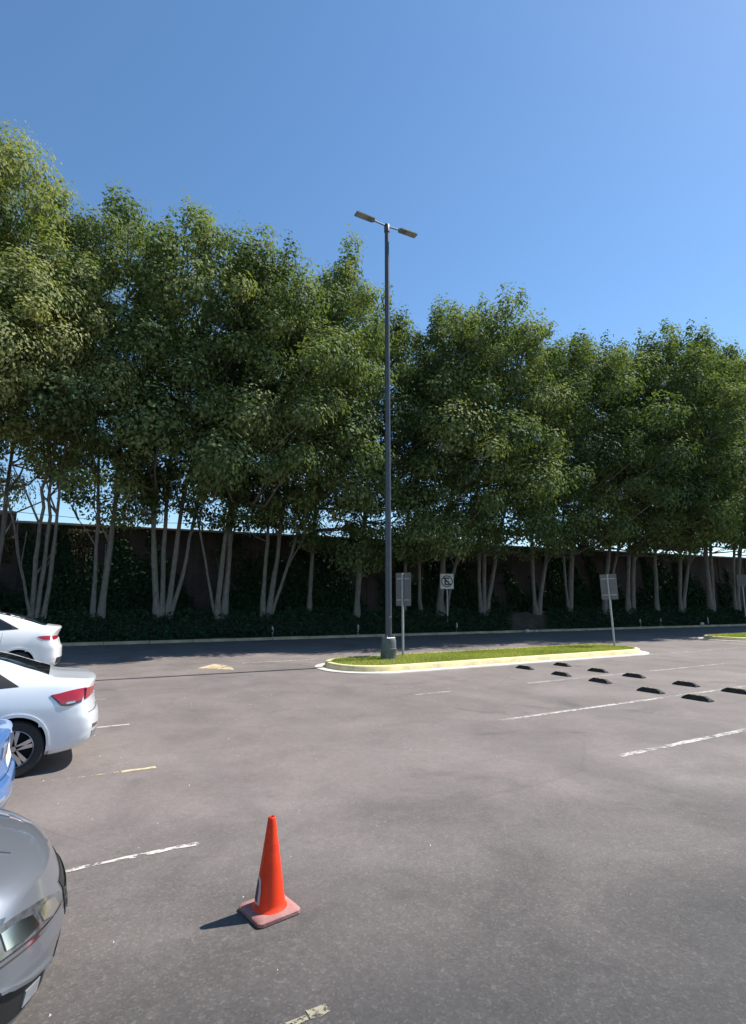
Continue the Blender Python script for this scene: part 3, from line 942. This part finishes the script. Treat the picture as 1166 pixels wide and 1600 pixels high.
STOPS = [(11.80, 7.25), (11.85, 8.35), (12.15, 9.95), (12.3, 11.35), (12.5, 12.95), (13.45, 7.35), (13.5, 8.55), (13.75, 10.15), (13.85, 11.4), (14.1, 12.95)]
STOPLAB = ['nearest wheel stop of the front row, by the long painted line', 'second wheel stop from the near end of the front row', 'middle wheel stop of the front row', 'second wheel stop from the island in the front row',
           'wheel stop of the front row closest to the island', 'wheel stop of the back row cut by the right edge', 'second wheel stop from the right edge in the back row', 'middle wheel stop of the back row',
           'second wheel stop from the island in the back row', 'wheel stop of the back row touching the island gutter line']
protos = {}
for (x, y), lab in zip(STOPS, STOPLAB):
    e = empty('wheel_stop', (x, y, 0), R(90 + rnd.uniform(-3, 3))); e.scale = (1.05, 1.1, .92); tag(e, 'black rubber ' + lab, 'wheel stop', 'rubber wheel stops in two rows')
    if not protos:
        a = wheel_stop_mesh().build('stop_body', RUBBER, e, 30)
        protos['b'] = a.data
        for k, xx in enumerate((-.125, 0, .125)):
            m = MB().box(xx - .032, xx + .032, -.043, .043, .1035, .113, .006)
            o = m.build('top_band', RUBBER_Y, e); protos['t%d' % k] = o.data
        for k, xx in enumerate((-.19, .19)):
            o = MB().lathe([(0, .1), (.017, .1), (.017, .110), (0, .111)], 10, Matrix.Translation((xx * .83, 0, .002))).build('bolt', STEEL, e); protos['s%d' % k] = o.data
    else:
        for key, nm in (('b', 'stop_body'), ('t0', 'top_band'), ('t1', 'top_band'), ('t2', 'top_band'), ('s0', 'bolt'), ('s1', 'bolt')):
            link(bpy.data.objects.new(nm, protos[key]), e)

# ------------------------------------------------------------------ traffic cone
cn = empty('traffic_cone', (1.39, 3.905, 0), R(9.5)); tag(cn, 'orange-red traffic cone with a dusty square base on the asphalt', 'traffic cone')
bs = MB()
n = 8
vs = []
def rsq(h, r, z):
    P = []
    for cx, cy, a0 in ((h - r, -h + r, -90), (h - r, h - r, 0), (-h + r, h - r, 90), (-h + r, -h + r, 180)):
        for k in range(5):
            a = R(a0 + 22.5 * k); P.append((cx + r * math.cos(a), cy + r * math.sin(a), z))
    return P
loft_rings([rsq(.150, .03, 0), rsq(.157, .035, .006), rsq(.157, .035, .026), rsq(.150, .035, .034), rsq(.118, .05, .037)], True).build('base', CONE_B, cn, 40)
def cone_r(z):
    return .105 + (.026 - .105) * (z - .036) / (.585 - .036)
prof = [(.117, .0372), (.112, .044), (cone_r(.055), .055)] + [(cone_r(z), z) for z in np.linspace(.07, .575, 12)] + [(.0245, .587), (.020, .591), (.017, .586), (.016, .50)]
MB().lathe(prof, 40).build('cone_body', CONE_O, cn, 50)
def cone_patch(a0, a1, z0, z1, off, n=12):
    m = MB(); vs = []
    for i in range(n + 1):
        a = R(a0 + (a1 - a0) * i / n)
        for j in range(9):
            s = j / 8
            rr_ = math.sin(math.pi * min(1, max(0, (i / n)))) ** .35
            zz_ = z0 + (z1 - z0) * s if s <= .5 else z0 + (z1 - z0) * (.5 + (s - .5) * rr_)
            r_ = cone_r(zz_) + off
            vs.append((r_ * math.cos(a), r_ * math.sin(a), zz_))
    return m.add(vs, [(i * 9 + j, (i + 1) * 9 + j, (i + 1) * 9 + j + 1, i * 9 + j + 1) for i in range(n) for j in range(8)])
st = cone_patch(146, 198, .075, .235, .0012).build('sticker', STICK_W, cn, 60)
cone_patch(147, 184, .088, .215, .0022).build('sticker_mark', STICK_B, st, 60)

# ------------------------------------------------------------------ cars
def pchip_slopes(xs, ys):
    h = np.diff(xs); d = np.diff(ys) / h
    m = np.zeros_like(ys)
    for i in range(1, len(xs) - 1):
        if d[i - 1] * d[i] > 0:
            w1, w2 = 2 * h[i] + h[i - 1], h[i] + 2 * h[i - 1]
            m[i] = (w1 + w2) / (w1 / d[i - 1] + w2 / d[i])
    m[0], m[-1] = d[0], d[-1]
    return m


class Car:
    """lofted body. x runs from the rear bumper (0) to the nose (L), y left, z up"""
    def __init__(s, st, rear, front, rb, fb, hubs, R_arch, Rw):
        s.st = np.array(st); s.L = s.st[-1, 0]
        s.rear, s.front, s.rb, s.fb = rear, front, rb, fb
        s.hubs, s.Ra, s.Rw = hubs, R_arch, Rw
        s.sl = np.stack([pchip_slopes(s.st[:, 0], s.st[:, k]) for k in range(1, 8)], 1)
        s.cache = {}

    def ring(s, x):
        key = round(float(x), 5)
        if key in s.cache:
            return s.cache[key]
        xs = s.st[:, 0]
        x = min(max(x, xs[0]), xs[-1])
        i = int(min(max(np.searchsorted(xs, x) - 1, 0), len(xs) - 2))
        h = xs[i + 1] - xs[i]; t = (x - xs[i]) / h
        zb, w, zm, ze, wb, wr, zt = ((2 * t ** 3 - 3 * t ** 2 + 1) * s.st[i, 1:] + (t ** 3 - 2 * t ** 2 + t) * h * s.sl[i]
                                     + (-2 * t ** 3 + 3 * t ** 2) * s.st[i + 1, 1:] + (t ** 3 - t ** 2) * h * s.sl[i + 1])
        P = np.array([(0, zb), (w * .80, zb), (w * .95, zb + .05), (w * .985, zb + .15), (w, zm), (w * .992, zm + (ze - zm) * .55), (wb, ze),
                      (wb + (wr - wb) * .5 + .012, ze + (zt - ze) * .52), (wr, zt - .035 * min(1, max(.3, (zt - ze) * 4))), (wr * .6, zt - .008), (0, zt)])
        T = np.arange(11)
        t = np.linspace(0, 10, 61)
        # Catmull-Rom
        i = np.clip(t.astype(int), 0, 9); f = t - i
        g = lambda k: P[np.clip(i + k, 0, 10)]
        f = f[:, None]
        Q = .5 * ((2 * g(0)) + (-g(-1) + g(1)) * f + (2 * g(-1) - 5 * g(0) + 4 * g(1) - g(2)) * f ** 2 + (-g(-1) + 3 * g(0) - 3 * g(1) + g(2)) * f ** 3)
        Q[0, 0] = 0; Q[-1, 0] = 0
        s.cache[key] = Q
        return Q

    def warp(s, x, y, z):
        W = .9
        wr = np.clip(1 - x / .75, 0, 1); wr = wr * wr * (3 - 2 * wr)
        wf = np.clip(1 - (s.L - x) / .95, 0, 1); wf = wf * wf * (3 - 2 * wf)
        yy = np.clip(np.abs(y) / W, 0, 1.05)
        dr = np.interp(z, [a for a, b in s.rear], [b for a, b in s.rear]) + s.rb * yy ** 3
        df = np.interp(z, [a for a, b in s.front], [b for a, b in s.front]) + s.fb * yy ** 2.4
        return x + wr * dr - wf * df

    def side(s, x, z, sg=1):
        Q = s.ring(x)[12:49]
        zz = np.maximum.accumulate(Q[:, 1] + np.arange(37) * 1e-7)
        y = np.interp(z, zz, Q[:, 0])
        return np.array((float(s.warp(x, y, z)), sg * y, z))

    def top(s, x, y):
        Q = s.ring(x)[30:][::-1]
        yy = np.maximum.accumulate(Q[:, 0] + np.arange(len(Q)) * 1e-7)
        z = np.interp(abs(y), yy, Q[:, 1])
        return np.array((float(s.warp(x, y, z)), y, z))

    def end(s, y, z, which):
        x = 0.0 if which == 'rear' else s.L
        return np.array((float(s.warp(x, y, z)), y, z))

    def body(s, mat, parent):
        xs = np.unique(np.concatenate([np.linspace(0, .12, 8), np.linspace(.12, s.L - .12, 110), np.linspace(s.L - .12, s.L, 8)]))
        V = []; nx = len(xs); nr = 61
        for x in xs:
            Q = s.ring(x)
            # snap to the wheel arch circle
            for hx in s.hubs:
                pass
            for y, z in Q:
                V.append((x, y, z))
        V = np.array(V)
        hz = s.Rw
        step = (s.L - .24) / 109
        for hx in s.hubs:
            d = np.hypot(V[:, 0] - hx, V[:, 2] - hz)
            k = (np.abs(d - s.Ra) < step * .62) & (V[:, 1] > .55) & (V[:, 2] < s.Rw + s.Ra + .05)
            f = s.Ra / d[k]
            V[k, 0] = hx + (V[k, 0] - hx) * f; V[k, 2] = hz + (V[k, 2] - hz) * f
        F = []
        for i in range(nx - 1):
            for j in range(nr - 1):
                q = (i * nr + j, (i + 1) * nr + j, (i + 1) * nr + j + 1, i * nr + j + 1)
                c = V[list(q)].mean(0)
                if c[1] > .56 and any(math.hypot(c[0] - hx, c[2] - hz) < s.Ra - .002 for hx in s.hubs):
                    continue
                F.append(q)
        W = V.copy(); W[:, 0] = s.warp(V[:, 0], V[:, 1], V[:, 2])
        m = MB()
        m.add(W, F)
        W2 = W.copy(); W2[:, 1] *= -1
        m.add(W2, [q[::-1] for q in F])
        for which, off in (('rear', 0), ('front', (nx - 1) * nr)):
            rows = [V[off + j] for j in range(6, nr)]
            vs = []; nc = 25
            for p in rows:
                for k in range(nc):
                    u_ = -1 + 2 * k / (nc - 1)
                    y = p[1] * u_; z = p[2]
                    vs.append((float(s.warp(p[0], y, z)), y, z))
            fs = [(r_ * nc + k, r_ * nc + k + 1, (r_ + 1) * nc + k + 1, (r_ + 1) * nc + k) for r_ in range(len(rows) - 1) for k in range(nc - 1)]
            if which == 'rear':
                fs = [q[::-1] for q in fs]
            m.add(vs, fs)
        o = m.build('body', mat, parent)
        import bmesh
        b = bmesh.new(); b.from_mesh(o.data)
        bmesh.ops.remove_doubles(b, verts=b.verts, dist=.0012)
        bmesh.ops.dissolve_degenerate(b, edges=b.edges, dist=.0005)
        bmesh.ops.recalc_face_normals(b, faces=b.faces)
        b.to_mesh(o.data); b.free()
        smooth_angle(o.data, 42)
        # wheel wells
        for hx in s.hubs:
            for sg in (-1, 1):
                wl = MB(); vs = []; n = 22
                for k in range(n + 1):
                    a = math.pi * (-.12 + 1.24 * k / n)
                    for y in (.895, .5):
                        vs.append((hx + (s.Ra + .004) * math.cos(a), sg * y, hz + (s.Ra + .004) * math.sin(a)))
                fs = [(2 * k, 2 * k + 1, 2 * k + 3, 2 * k + 2) for k in range(n)]
                fs.append(tuple(2 * k + 1 for k in range(n + 1)))
                # keep inside the body skin
                vs = [(x, y * (1 if abs(y) < .6 else min(1, (abs(s.side(min(max(x, .05), s.L - .05), max(z, .3))[1]) - .006) / .895)), z) for x, y, z in vs]
                wl.add(vs, fs)
                wl.build('wheel_well', WELL, parent)
        return o

    def patch(s, name, fn, A, B, mat, parent, off=.005, nu=16, nv=6):
        A = np.array(A, float); B = np.array(B, float)
        def rs(P, n):
            d = np.concatenate([[0], np.cumsum(np.linalg.norm(np.diff(P, axis=0), axis=1))])
            return np.stack([np.interp(np.linspace(0, d[-1], n), d, P[:, k]) for k in range(2)], 1)
        A, B = rs(A, nu), rs(B, nu)
        G = np.array([[fn(*(A[i] * (1 - j / (nv - 1)) + B[i] * j / (nv - 1))) for j in range(nv)] for i in range(nu)])
        du = np.gradient(G, axis=0); dv = np.gradient(G, axis=1)
        Nn = np.cross(du, dv); Nn /= np.linalg.norm(Nn, axis=2, keepdims=True) + 1e-9
        c = np.array((s.L / 2, 0, .55))
        if np.sum((G - c) * Nn) < 0:
            Nn = -Nn
        O = G + Nn * off
        I = G - Nn * .006
        vs = list(O.reshape(-1, 3)); fs = [(i * nv + j, (i + 1) * nv + j, (i + 1) * nv + j + 1, i * nv + j + 1) for i in range(nu - 1) for j in range(nv - 1)]
        bd = [(i, 0) for i in range(nu)] + [(nu - 1, j) for j in range(1, nv)] + [(i, nv - 1) for i in range(nu - 2, -1, -1)] + [(0, j) for j in range(nv - 2, 0, -1)]
        o0 = len(vs); vs += [I[i, j] for i, j in bd]
        for k in range(len(bd)):
            k2 = (k + 1) % len(bd)
            fs.append((bd[k][0] * nv + bd[k][1], bd[k2][0] * nv + bd[k2][1], o0 + k2, o0 + k))
        return MB().add(vs, fs).build(name, mat, parent, 45)

    def wheels(s, parent, spokes=5, yw=.80, rim_r=None):
        Rw = s.Rw; rr = rim_r or Rw * .66
        ty = MB().lathe([(rr * .98, -.085), (rr * 1.04, -.098), (Rw * .93, -.104), (Rw * .985, -.085), (Rw, -.05), (Rw, .05), (Rw * .985, .085), (Rw * .93, .104), (rr * 1.04, .098), (rr * .98, .085), (rr * .98, -.085)], 40, None, 'Y')
        ri = MB().lathe([(rr, .088), (rr * .97, .092), (rr * .93, .078), (rr * .92, -.08), (rr, -.085)], 36, None, 'Y')
        ri.lathe([(0, .072), (rr * .15, .072), (rr * .2, .055), (rr * .2, .0)], 20, None, 'Y')
        for k in range(spokes):
            for da in (-.16, .16):
                M = Matrix.Rotation(2 * math.pi * k / spokes + da, 4, 'Y')
                ri.box(rr * .12, rr * .94, .03, .068, -.021, .021, 0, M)
        dk = MB().lathe([(0, .005), (rr * .92, .005), (rr * .92, -.02), (0, -.02)], 28, None, 'Y')
        first = True
        for hx in s.hubs:
            for sg in (1, -1):
                h = dk.build('wheel', WELL, parent, 40) if first else link(bpy.data.objects.new('wheel', s._w[0]), parent)
                if first:
                    t = ty.build('tyre', TYRE, h, 40); r_ = ri.build('rim', ALLOY, h, 40); s._w = (h.data, t.data, r_.data); first = False
                else:
                    link(bpy.data.objects.new('tyre', s._w[1]), h); link(bpy.data.objects.new('rim', s._w[2]), h)
                h.location = (hx, sg * yw, Rw); h.rotation_euler = (0, rnd.uniform(0, 1), 0 if sg > 0 else math.pi)


SEDAN_ST = [  # x, bottom, half width, widest z, belt z, belt half width, roof half width, top z
    (0.00, .33, .835, .60, .97, .76, .58, 1.035), (0.03, .29, .865, .60, .985, .79, .60, 1.052), (0.10, .25, .885, .60, .995, .81, .62, 1.066),
    (0.25, .22, .90, .60, 1.005, .825, .63, 1.082), (0.50, .20, .907, .60, 1.01, .835, .63, 1.105), (0.80, .19, .91, .60, 1.005, .84, .60, 1.215),
    (1.20, .18, .91, .60, .99, .85, .575, 1.355), (1.65, .18, .905, .60, .97, .86, .585, 1.435), (2.20, .18, .905, .60, .95, .86, .60, 1.455),
    (2.70, .18, .905, .60, .93, .86, .59, 1.405), (3.10, .18, .905, .60, .925, .86, .59, 1.245), (3.50, .18, .905, .60, .92, .855, .64, 1.03),
    (3.85, .19, .90, .58, .875, .84, .65, .975), (4.25, .20, .885, .55, .81, .80, .64, .895), (4.50, .20, .868, .52, .75, .77, .62, .82),
    (4.60, .22, .85, .50, .71, .75, .60, .775), (4.64, .25, .82, .48, .67, .72, .57, .735)]
REAR_P = [(.15, .10), (.35, .03), (.48, .0), (.62, .012), (.66, .05), (.80, .085), (.98, .075), (1.06, .06), (1.2, .10)]
FRONT_P = [(.15, .10), (.30, .03), (.45, .0), (.58, .02), (.68, .07), (.76, .11), (.9, .16)]


def sedan(loc, rz, label, paint, scale=1.0, wrap=True):
    c = Car(SEDAN_ST, REAR_P, FRONT_P, .17, .40, (0.93, 3.68), .365, .322)
    root = empty('parked_car', loc, rz); root.scale = (scale, scale, scale if wrap else scale * .88)
    tag(root, label, 'car', 'cars parked along the left side')
    c.body(paint, root)
    c.wheels(root)
    for sg in (1, -1):
        S = lambda x, z, sg=sg: c.side(x, z, sg)
        # glass: three side panes with black surround
        sur = c.patch('window_surround', S, [(.93, 1.025), (1.4, 1.005), (2.2, .985), (3.3, .965)], [(.94, 1.035), (1.35, 1.315), (2.2, 1.40), (2.75, 1.33), (3.31, .975)], TRIM, root, .004, 30, 6)
        c.patch('pane', S, [(1.28, 1.03), (2.06, 1.015)], [(1.32, 1.265), (1.7, 1.345), (2.07, 1.365)], GLASS, sur, .008, 12, 5)
        c.patch('pane', S, [(2.14, 1.01), (3.16, .99)], [(2.14, 1.37), (2.5, 1.34), (2.78, 1.26), (3.17, 1.0)], GLASS, sur, .008, 14, 5)
        # door seams, handles
        for x0, x1 in ((1.15, 1.28), (2.1, 2.1), (3.2, 3.26)):
            c.patch('door_seam', S, [(x0 + .12 * (x0 < 1.2), .32), (x1, .97)], [(x0 + .006 + .12 * (x0 < 1.2), .32), (x1 + .006, .97)], TRIM, root, .0015, 10, 2)
        for x in (1.36, 2.22):
            c.patch('door_handle', S, [(x, .865), (x + .2, .87)], [(x, .892), (x + .2, .897)], paint, root, .022, 6, 4)
        c.patch('sill_trim', S, [(1.36, .235), (3.25, .235)], [(1.36, .275), (3.25, .275)], TRIM, root, .006, 14, 3)
        # arch lips
        for hx in c.hubs:
            A = [(hx + (c.Ra + .003) * math.cos(a), c.Rw + (c.Ra + .003) * math.sin(a)) for a in np.linspace(.05, math.pi - .05, 26)]
            B = [(hx + (c.Ra + .04) * math.cos(a), c.Rw + (c.Ra + .04) * math.sin(a)) for a in np.linspace(.05, math.pi - .05, 26)]
            c.patch('arch_lip', S, A, B, paint, root, .012, 30, 5)
        # tail lamp, wraps from the flank on to the tail
        E = lambda y, z, sg=sg: c.end(sg * y, z, 'rear')
        if wrap:
            tl = c.patch('tail_lamp', S, [(.02, .83), (.16, .79), (.30, .80), (.52, .905)], [(.02, .965), (.2, .945), (.36, .925), (.53, .912)], REDLENS, root, .012, 18, 7)
            c.patch('lamp_edge', S, [(.02, .80), (.16, .765), (.31, .775), (.56, .905)], [(.02, .832), (.16, .792), (.30, .802), (.53, .905)], REDDARK, tl, .009, 18, 3)
            c.patch('reverse_lens', S, [(.09, .80), (.22, .793)], [(.09, .825), (.22, .815)], CLEARLENS, tl, .016, 8, 3)
            c.patch('lamp_inner', E, [(.42, .90), (.6, .865), (.83, .832)], [(.42, .95), (.6, .955), (.83, .967)], REDLENS, tl, .012, 12, 6)
        else:
            c.patch('tail_lamp', E, [(.22, .84), (.46, .84)], [(.22, .96), (.46, .96)], CLEARLENS, root, .012, 12, 6)
        c.patch('reflector', E, [(.55, .46), (.76, .47)], [(.55, .50), (.76, .51)], REDDARK if wrap else CLEARLENS, root, .006, 8, 3)
        # headlamp on the nose corner
        Fr = lambda y, z, sg=sg: c.end(sg * y, z, 'front')
        hl = c.patch('headlamp', S, [(4.63, .585), (4.45, .62), (4.25, .665), (3.98, .775)], [(4.63, .70), (4.48, .75), (4.27, .80), (3.96, .812)], LAMPDARK, root, .010, 20, 7)
        c.patch('headlamp_inner', Fr, [(.34, .560), (.5, .560), (.66, .573), (.82, .585)], [(.34, .600), (.5, .655), (.66, .685), (.82, .70)], LAMPDARK, hl, .010, 14, 7)
        c.patch('reflector_bowl', Fr, [(.42, .575), (.5, .568), (.57, .585)], [(.43, .612), (.5, .635), (.57, .632)], CHROME, hl, .016, 10, 6)
        c.patch('reflector_bowl', Fr, [(.60, .588), (.68, .585), (.77, .600)], [(.61, .642), (.68, .664), (.76, .668)], CHROME, hl, .016, 10, 6)
        c.patch('indicator_lens', S, [(4.61, .600), (4.48, .625), (4.38, .655)], [(4.60, .655), (4.48, .692), (4.40, .705)], CLEARLENS, hl, .016, 10, 5)
        c.patch('indicator_lens', S, [(4.34, .668), (4.20, .705), (4.06, .765)], [(4.34, .735), (4.20, .765), (4.06, .786)], CHROME, hl, .016, 10, 5)
        c.patch('lamp_brow', Fr, [(.34, .540), (.6, .545), (.83, .568)], [(.34, .554), (.6, .559), (.83, .582)], CHROME, hl, .012, 14, 3)
        fg = c.patch('fog_lamp_pocket', Fr, [(.50, .27), (.66, .28), (.79, .315)], [(.50, .36), (.66, .40), (.80, .455)], TRIM, root, .003, 14, 7)
        c.patch('pocket_trim', Fr, [(.47, .365), (.66, .405), (.81, .46)], [(.47, .378), (.66, .42), (.815, .476)], paint, fg, .02, 14, 4)
        c.patch('fog_lens', Fr, [(.56, .30), (.66, .305)], [(.56, .355), (.66, .365)], CLEARLENS, fg, .010, 6, 6)
        # mirror
        m = MB()
        p = c.side(3.02, .98, sg)
        m.lathe([(0, -.10), (.05, -.095), (.075, -.05), (.08, 0), (.07, .06), (.04, .09), (0, .095)], 14, Matrix.Translation((p[0], p[1] + sg * .13, p[2] + .06)) @ Matrix.Scale(.75, 4, (1, 0, 0)) @ Matrix.Rotation(R(90), 4, 'X'))
        m.tube([(p[0], p[1] - sg * .02, p[2] + .0), (p[0], p[1] + sg * .08, p[2] + .03)], .02, 8)
        m.build('wing_mirror', paint, root, 60)
    T = lambda x, y: c.top(x, y)
    c.patch('rear_window', T, [(.62, -.60), (.62, 0), (.62, .60)], [(1.36, -.50), (1.36, 0), (1.36, .50)], GLASS, root, .006, 14, 10)
    c.patch('windscreen', T, [(3.42, -.60), (3.42, .60)], [(2.62, -.52), (2.62, .52)], GLASS, root, .006, 14, 10)
    c.patch('trunk_seam', T, [(.06, -.60), (.56, -.625)], [(.06, -.592), (.56, -.617)], TRIM, root, .0015, 10, 2)
    c.patch('trunk_seam', T, [(.06, .60), (.56, .625)], [(.06, .592), (.56, .617)], TRIM, root, .0015, 10, 2)
    for sg in (1, -1):
        c.patch('bonnet_seam', T, [(3.5, sg * .70), (4.45, sg * .60)], [(3.5, sg * .693), (4.45, sg * .593)], TRIM, root, .0015, 14, 2)
        c.patch('bonnet_crease', T, [(3.55, sg * .42), (4.50, sg * .30)], [(3.55, sg * .36), (4.50, sg * .25)], paint, root, .008, 14, 4)
    Er = lambda y, z: c.end(y, z, 'rear')
    c.patch('number_plate', Er, [(-.26, .70), (.26, .70)], [(-.26, .84), (.26, .84)], PLATE, root, .008, 8, 3)
    c.patch('bumper_valance', Er, [(-.7, .34), (.7, .34)], [(-.74, .425), (.74, .425)], GREYVAL, root, .006, 16, 4)
    c.patch('bumper_seam', Er, [(-.8, .655), (.8, .655)], [(-.8, .662), (.8, .662)], TRIM, root, .003, 16, 2)
    Ef = lambda y, z: c.end(y, z, 'front')
    g = c.patch('grille', Ef, [(-.24, .44), (.24, .44)], [(-.27, .62), (.27, .62)], TRIM, root, .005, 14, 6)
    for z in (.47, .515, .56):
        c.patch('grille_bar', Ef, [(-.235, z), (.235, z)], [(-.235, z + .012), (.235, z + .012)], CHROME, g, .014, 12, 2)
    c.patch('lower_intake', Ef, [(-.34, .28), (.34, .28)], [(-.31, .36), (.31, .36)], TRIM, root, .005, 14, 4)
    return root


SUV_ST = [
    (0.00, .40, .86, .72, 1.16, .78, .60, 1.255), (0.03, .36, .89, .72, 1.18, .80, .62, 1.278), (0.10, .32, .91, .72, 1.19, .82, .63, 1.295),
    (0.25, .28, .925, .72, 1.20, .835, .63, 1.315), (0.42, .26, .93, .72, 1.205, .845, .61, 1.345), (0.75, .25, .935, .72, 1.20, .855, .585, 1.47),
    (1.20, .24, .935, .72, 1.18, .87, .585, 1.60), (1.75, .24, .93, .72, 1.15, .88, .60, 1.685), (2.30, .24, .93, .72, 1.13, .88, .61, 1.70),
    (2.80, .24, .93, .72, 1.12, .88, .60, 1.65), (3.20, .24, .93, .72, 1.11, .88, .60, 1.48), (3.55, .24, .93, .72, 1.10, .87, .65, 1.22),
    (3.95, .25, .925, .70, 1.06, .86, .67, 1.15), (4.35, .26, .91, .66, .99, .82, .65, 1.06), (4.55, .28, .885, .62, .90, .79, .62, .96), (4.62, .31, .85, .6, .84, .75, .58, .90)]
SUV_REAR = [(.2, .14), (.40, .05), (.55, .0), (.80, .01), (.86, .07), (1.05, .13), (1.22, .06), (1.30, .04), (1.5, .1)]
SUV_FRONT = [(.2, .12), (.4, .03), (.6, .0), (.8, .04), (.95, .1), (1.1, .15)]


def coupe_suv(loc, rz, label, paint):
    c = Car(SUV_ST, SUV_REAR, SUV_FRONT, .18, .38, (0.95, 3.68), .415, .365)
    root = empty('parked_car', loc, rz); root.scale = (1.03, 1.03, 1.07); tag(root, label, 'car', 'cars parked along the left side')
    c.body(paint, root); c.wheels(root, 5, .81)
    for sg in (1, -1):
        S = lambda x, z, sg=sg: c.side(x, z, sg)
        sur = c.patch('window_surround', S, [(.98, 1.24), (1.5, 1.21), (2.3, 1.18), (3.4, 1.16)], [(1.0, 1.26), (1.45, 1.52), (2.3, 1.63), (2.85, 1.55), (3.41, 1.17)], TRIM, root, .004, 30, 6)
        c.patch('pane', S, [(1.12, 1.262), (2.12, 1.22)], [(1.15, 1.33), (1.5, 1.50), (2.13, 1.59)], GLASS, sur, .008, 12, 5)
        c.patch('pane', S, [(2.22, 1.215), (3.2, 1.19)], [(2.22, 1.595), (2.6, 1.56), (2.85, 1.49), (3.21, 1.2)], GLASS, sur, .008, 14, 5)
        for x0 in (1.3, 2.15, 3.25):
            c.patch('door_seam', S, [(x0 + .1 * (x0 < 1.5), .40), (x0, 1.16)], [(x0 + .006 + .1 * (x0 < 1.5), .40), (x0 + .006, 1.16)], TRIM, root, .0015, 10, 2)
        for x in (1.45, 2.3):
            c.patch('door_handle', S, [(x, 1.03), (x + .2, 1.035)], [(x, 1.06), (x + .2, 1.065)], paint, root, .022, 6, 4)
        for hx in c.hubs:
            A = [(hx + (c.Ra + .003) * math.cos(a), c.Rw + (c.Ra + .003) * math.sin(a)) for a in np.linspace(.05, math.pi - .05, 26)]
            B = [(hx + (c.Ra + .045) * math.cos(a), c.Rw + (c.Ra + .045) * math.sin(a)) for a in np.linspace(.05, math.pi - .05, 26)]
            c.patch('arch_lip', S, A, B, paint, root, .014, 30, 5)
        tl = c.patch('tail_lamp', S, [(.02, .975), (.2, .985), (.46, 1.055)], [(.02, 1.075), (.2, 1.075), (.47, 1.062)], REDLENS, root, .012, 16, 6)
        E = lambda y, z, sg=sg: c.end(sg * y, z, 'rear')
        c.patch('lamp_inner', E, [(.36, 1.02), (.6, .985), (.8, .975)], [(.36, 1.06), (.6, 1.07), (.8, 1.075)], REDLENS, tl, .012, 12, 5)
        hl = c.patch('headlamp', S, [(4.6, .80), (4.2, .90)], [(4.6, .86), (4.2, .96)], CLEARLENS, root, .008, 12, 5)
        m = MB(); p = c.side(3.1, 1.17, sg)
        m.lathe([(0, -.10), (.05, -.095), (.08, -.05), (.085, 0), (.075, .06), (.04, .09), (0, .095)], 14, Matrix.Translation((p[0], p[1] + sg * .13, p[2] + .07)) @ Matrix.Scale(.75, 4, (1, 0, 0)) @ Matrix.Rotation(R(90), 4, 'X'))
        m.tube([(p[0], p[1] - sg * .02, p[2]), (p[0], p[1] + sg * .08, p[2] + .03)], .02, 8)
        m.build('wing_mirror', paint, root, 60)
    T = lambda x, y: c.top(x, y)
    c.patch('rear_window', T, [(.36, -.66), (.36, .66)], [(1.45, -.60), (1.45, .60)], GLASS, root, .006, 14, 10)
    c.patch('windscreen', T, [(3.5, -.60), (3.5, .60)], [(2.75, -.53), (2.75, .53)], GLASS, root, .006, 14, 10)
    c.patch('roof_glass', T, [(1.48, -.57), (1.48, .57)], [(2.65, -.57), (2.65, .57)], GLASS, root, .005, 12, 8)
    Er = lambda y, z: c.end(y, z, 'rear')
    c.patch('number_plate', Er, [(-.26, .86), (.26, .86)], [(-.26, .98), (.26, .98)], PLATE, root, .008, 8, 3)
    c.patch('bumper_valance', Er, [(-.74, .41), (.74, .41)], [(-.78, .55), (.78, .55)], TRIM, root, .006, 16, 4)
    Ef = lambda y, z: c.end(y, z, 'front')
    c.patch('grille', Ef, [(-.4, .58), (.4, .58)], [(-.45, .80), (.45, .80)], TRIM, root, .005, 14, 6)
    return root


P_SILVER = make_carpaint('paint_silver_white', (0.74, 0.765, 0.785), 0.15, 0.15, 0.32)
P_WHITE = make_carpaint('paint_white', (0.78, 0.78, 0.77), 0.0, 0.0, 0.35)
P_BLUE = make_carpaint('paint_blue', (0.10, 0.25, 0.60), 0.35, 0.2, 0.28)
P_GREY = make_carpaint('paint_grey', (0.20, 0.213, 0.238), 0.5, 0.25, 0.38)

# the three nose-in cars have x towards the rear of the bay: heading -X, tail towards the aisle
sedan((0.60, 8.93, 0), math.pi, 'silver-white sedan with red tail lamps parked nose-in, rear wheel in view', P_SILVER)
sedan((-0.23, 6.45, 0), math.pi, 'blue car between the grey and the silver cars, only its tail corner in view', P_BLUE, .93, False)
coupe_suv((0.20, 17.75, 0), math.pi, 'white car with sloping black rear glass parked farthest from the cone', P_WHITE)
# the grey car points its nose at the aisle
GA = R(5)
GREYPOS = Vector((0.15 - 4.64 * math.cos(GA), 3.80 - 4.64 * math.sin(GA), 0))
sedan((GREYPOS.x, GREYPOS.y, 0), GA, 'grey car with its headlamp and bonnet corner at the lower left', P_GREY)
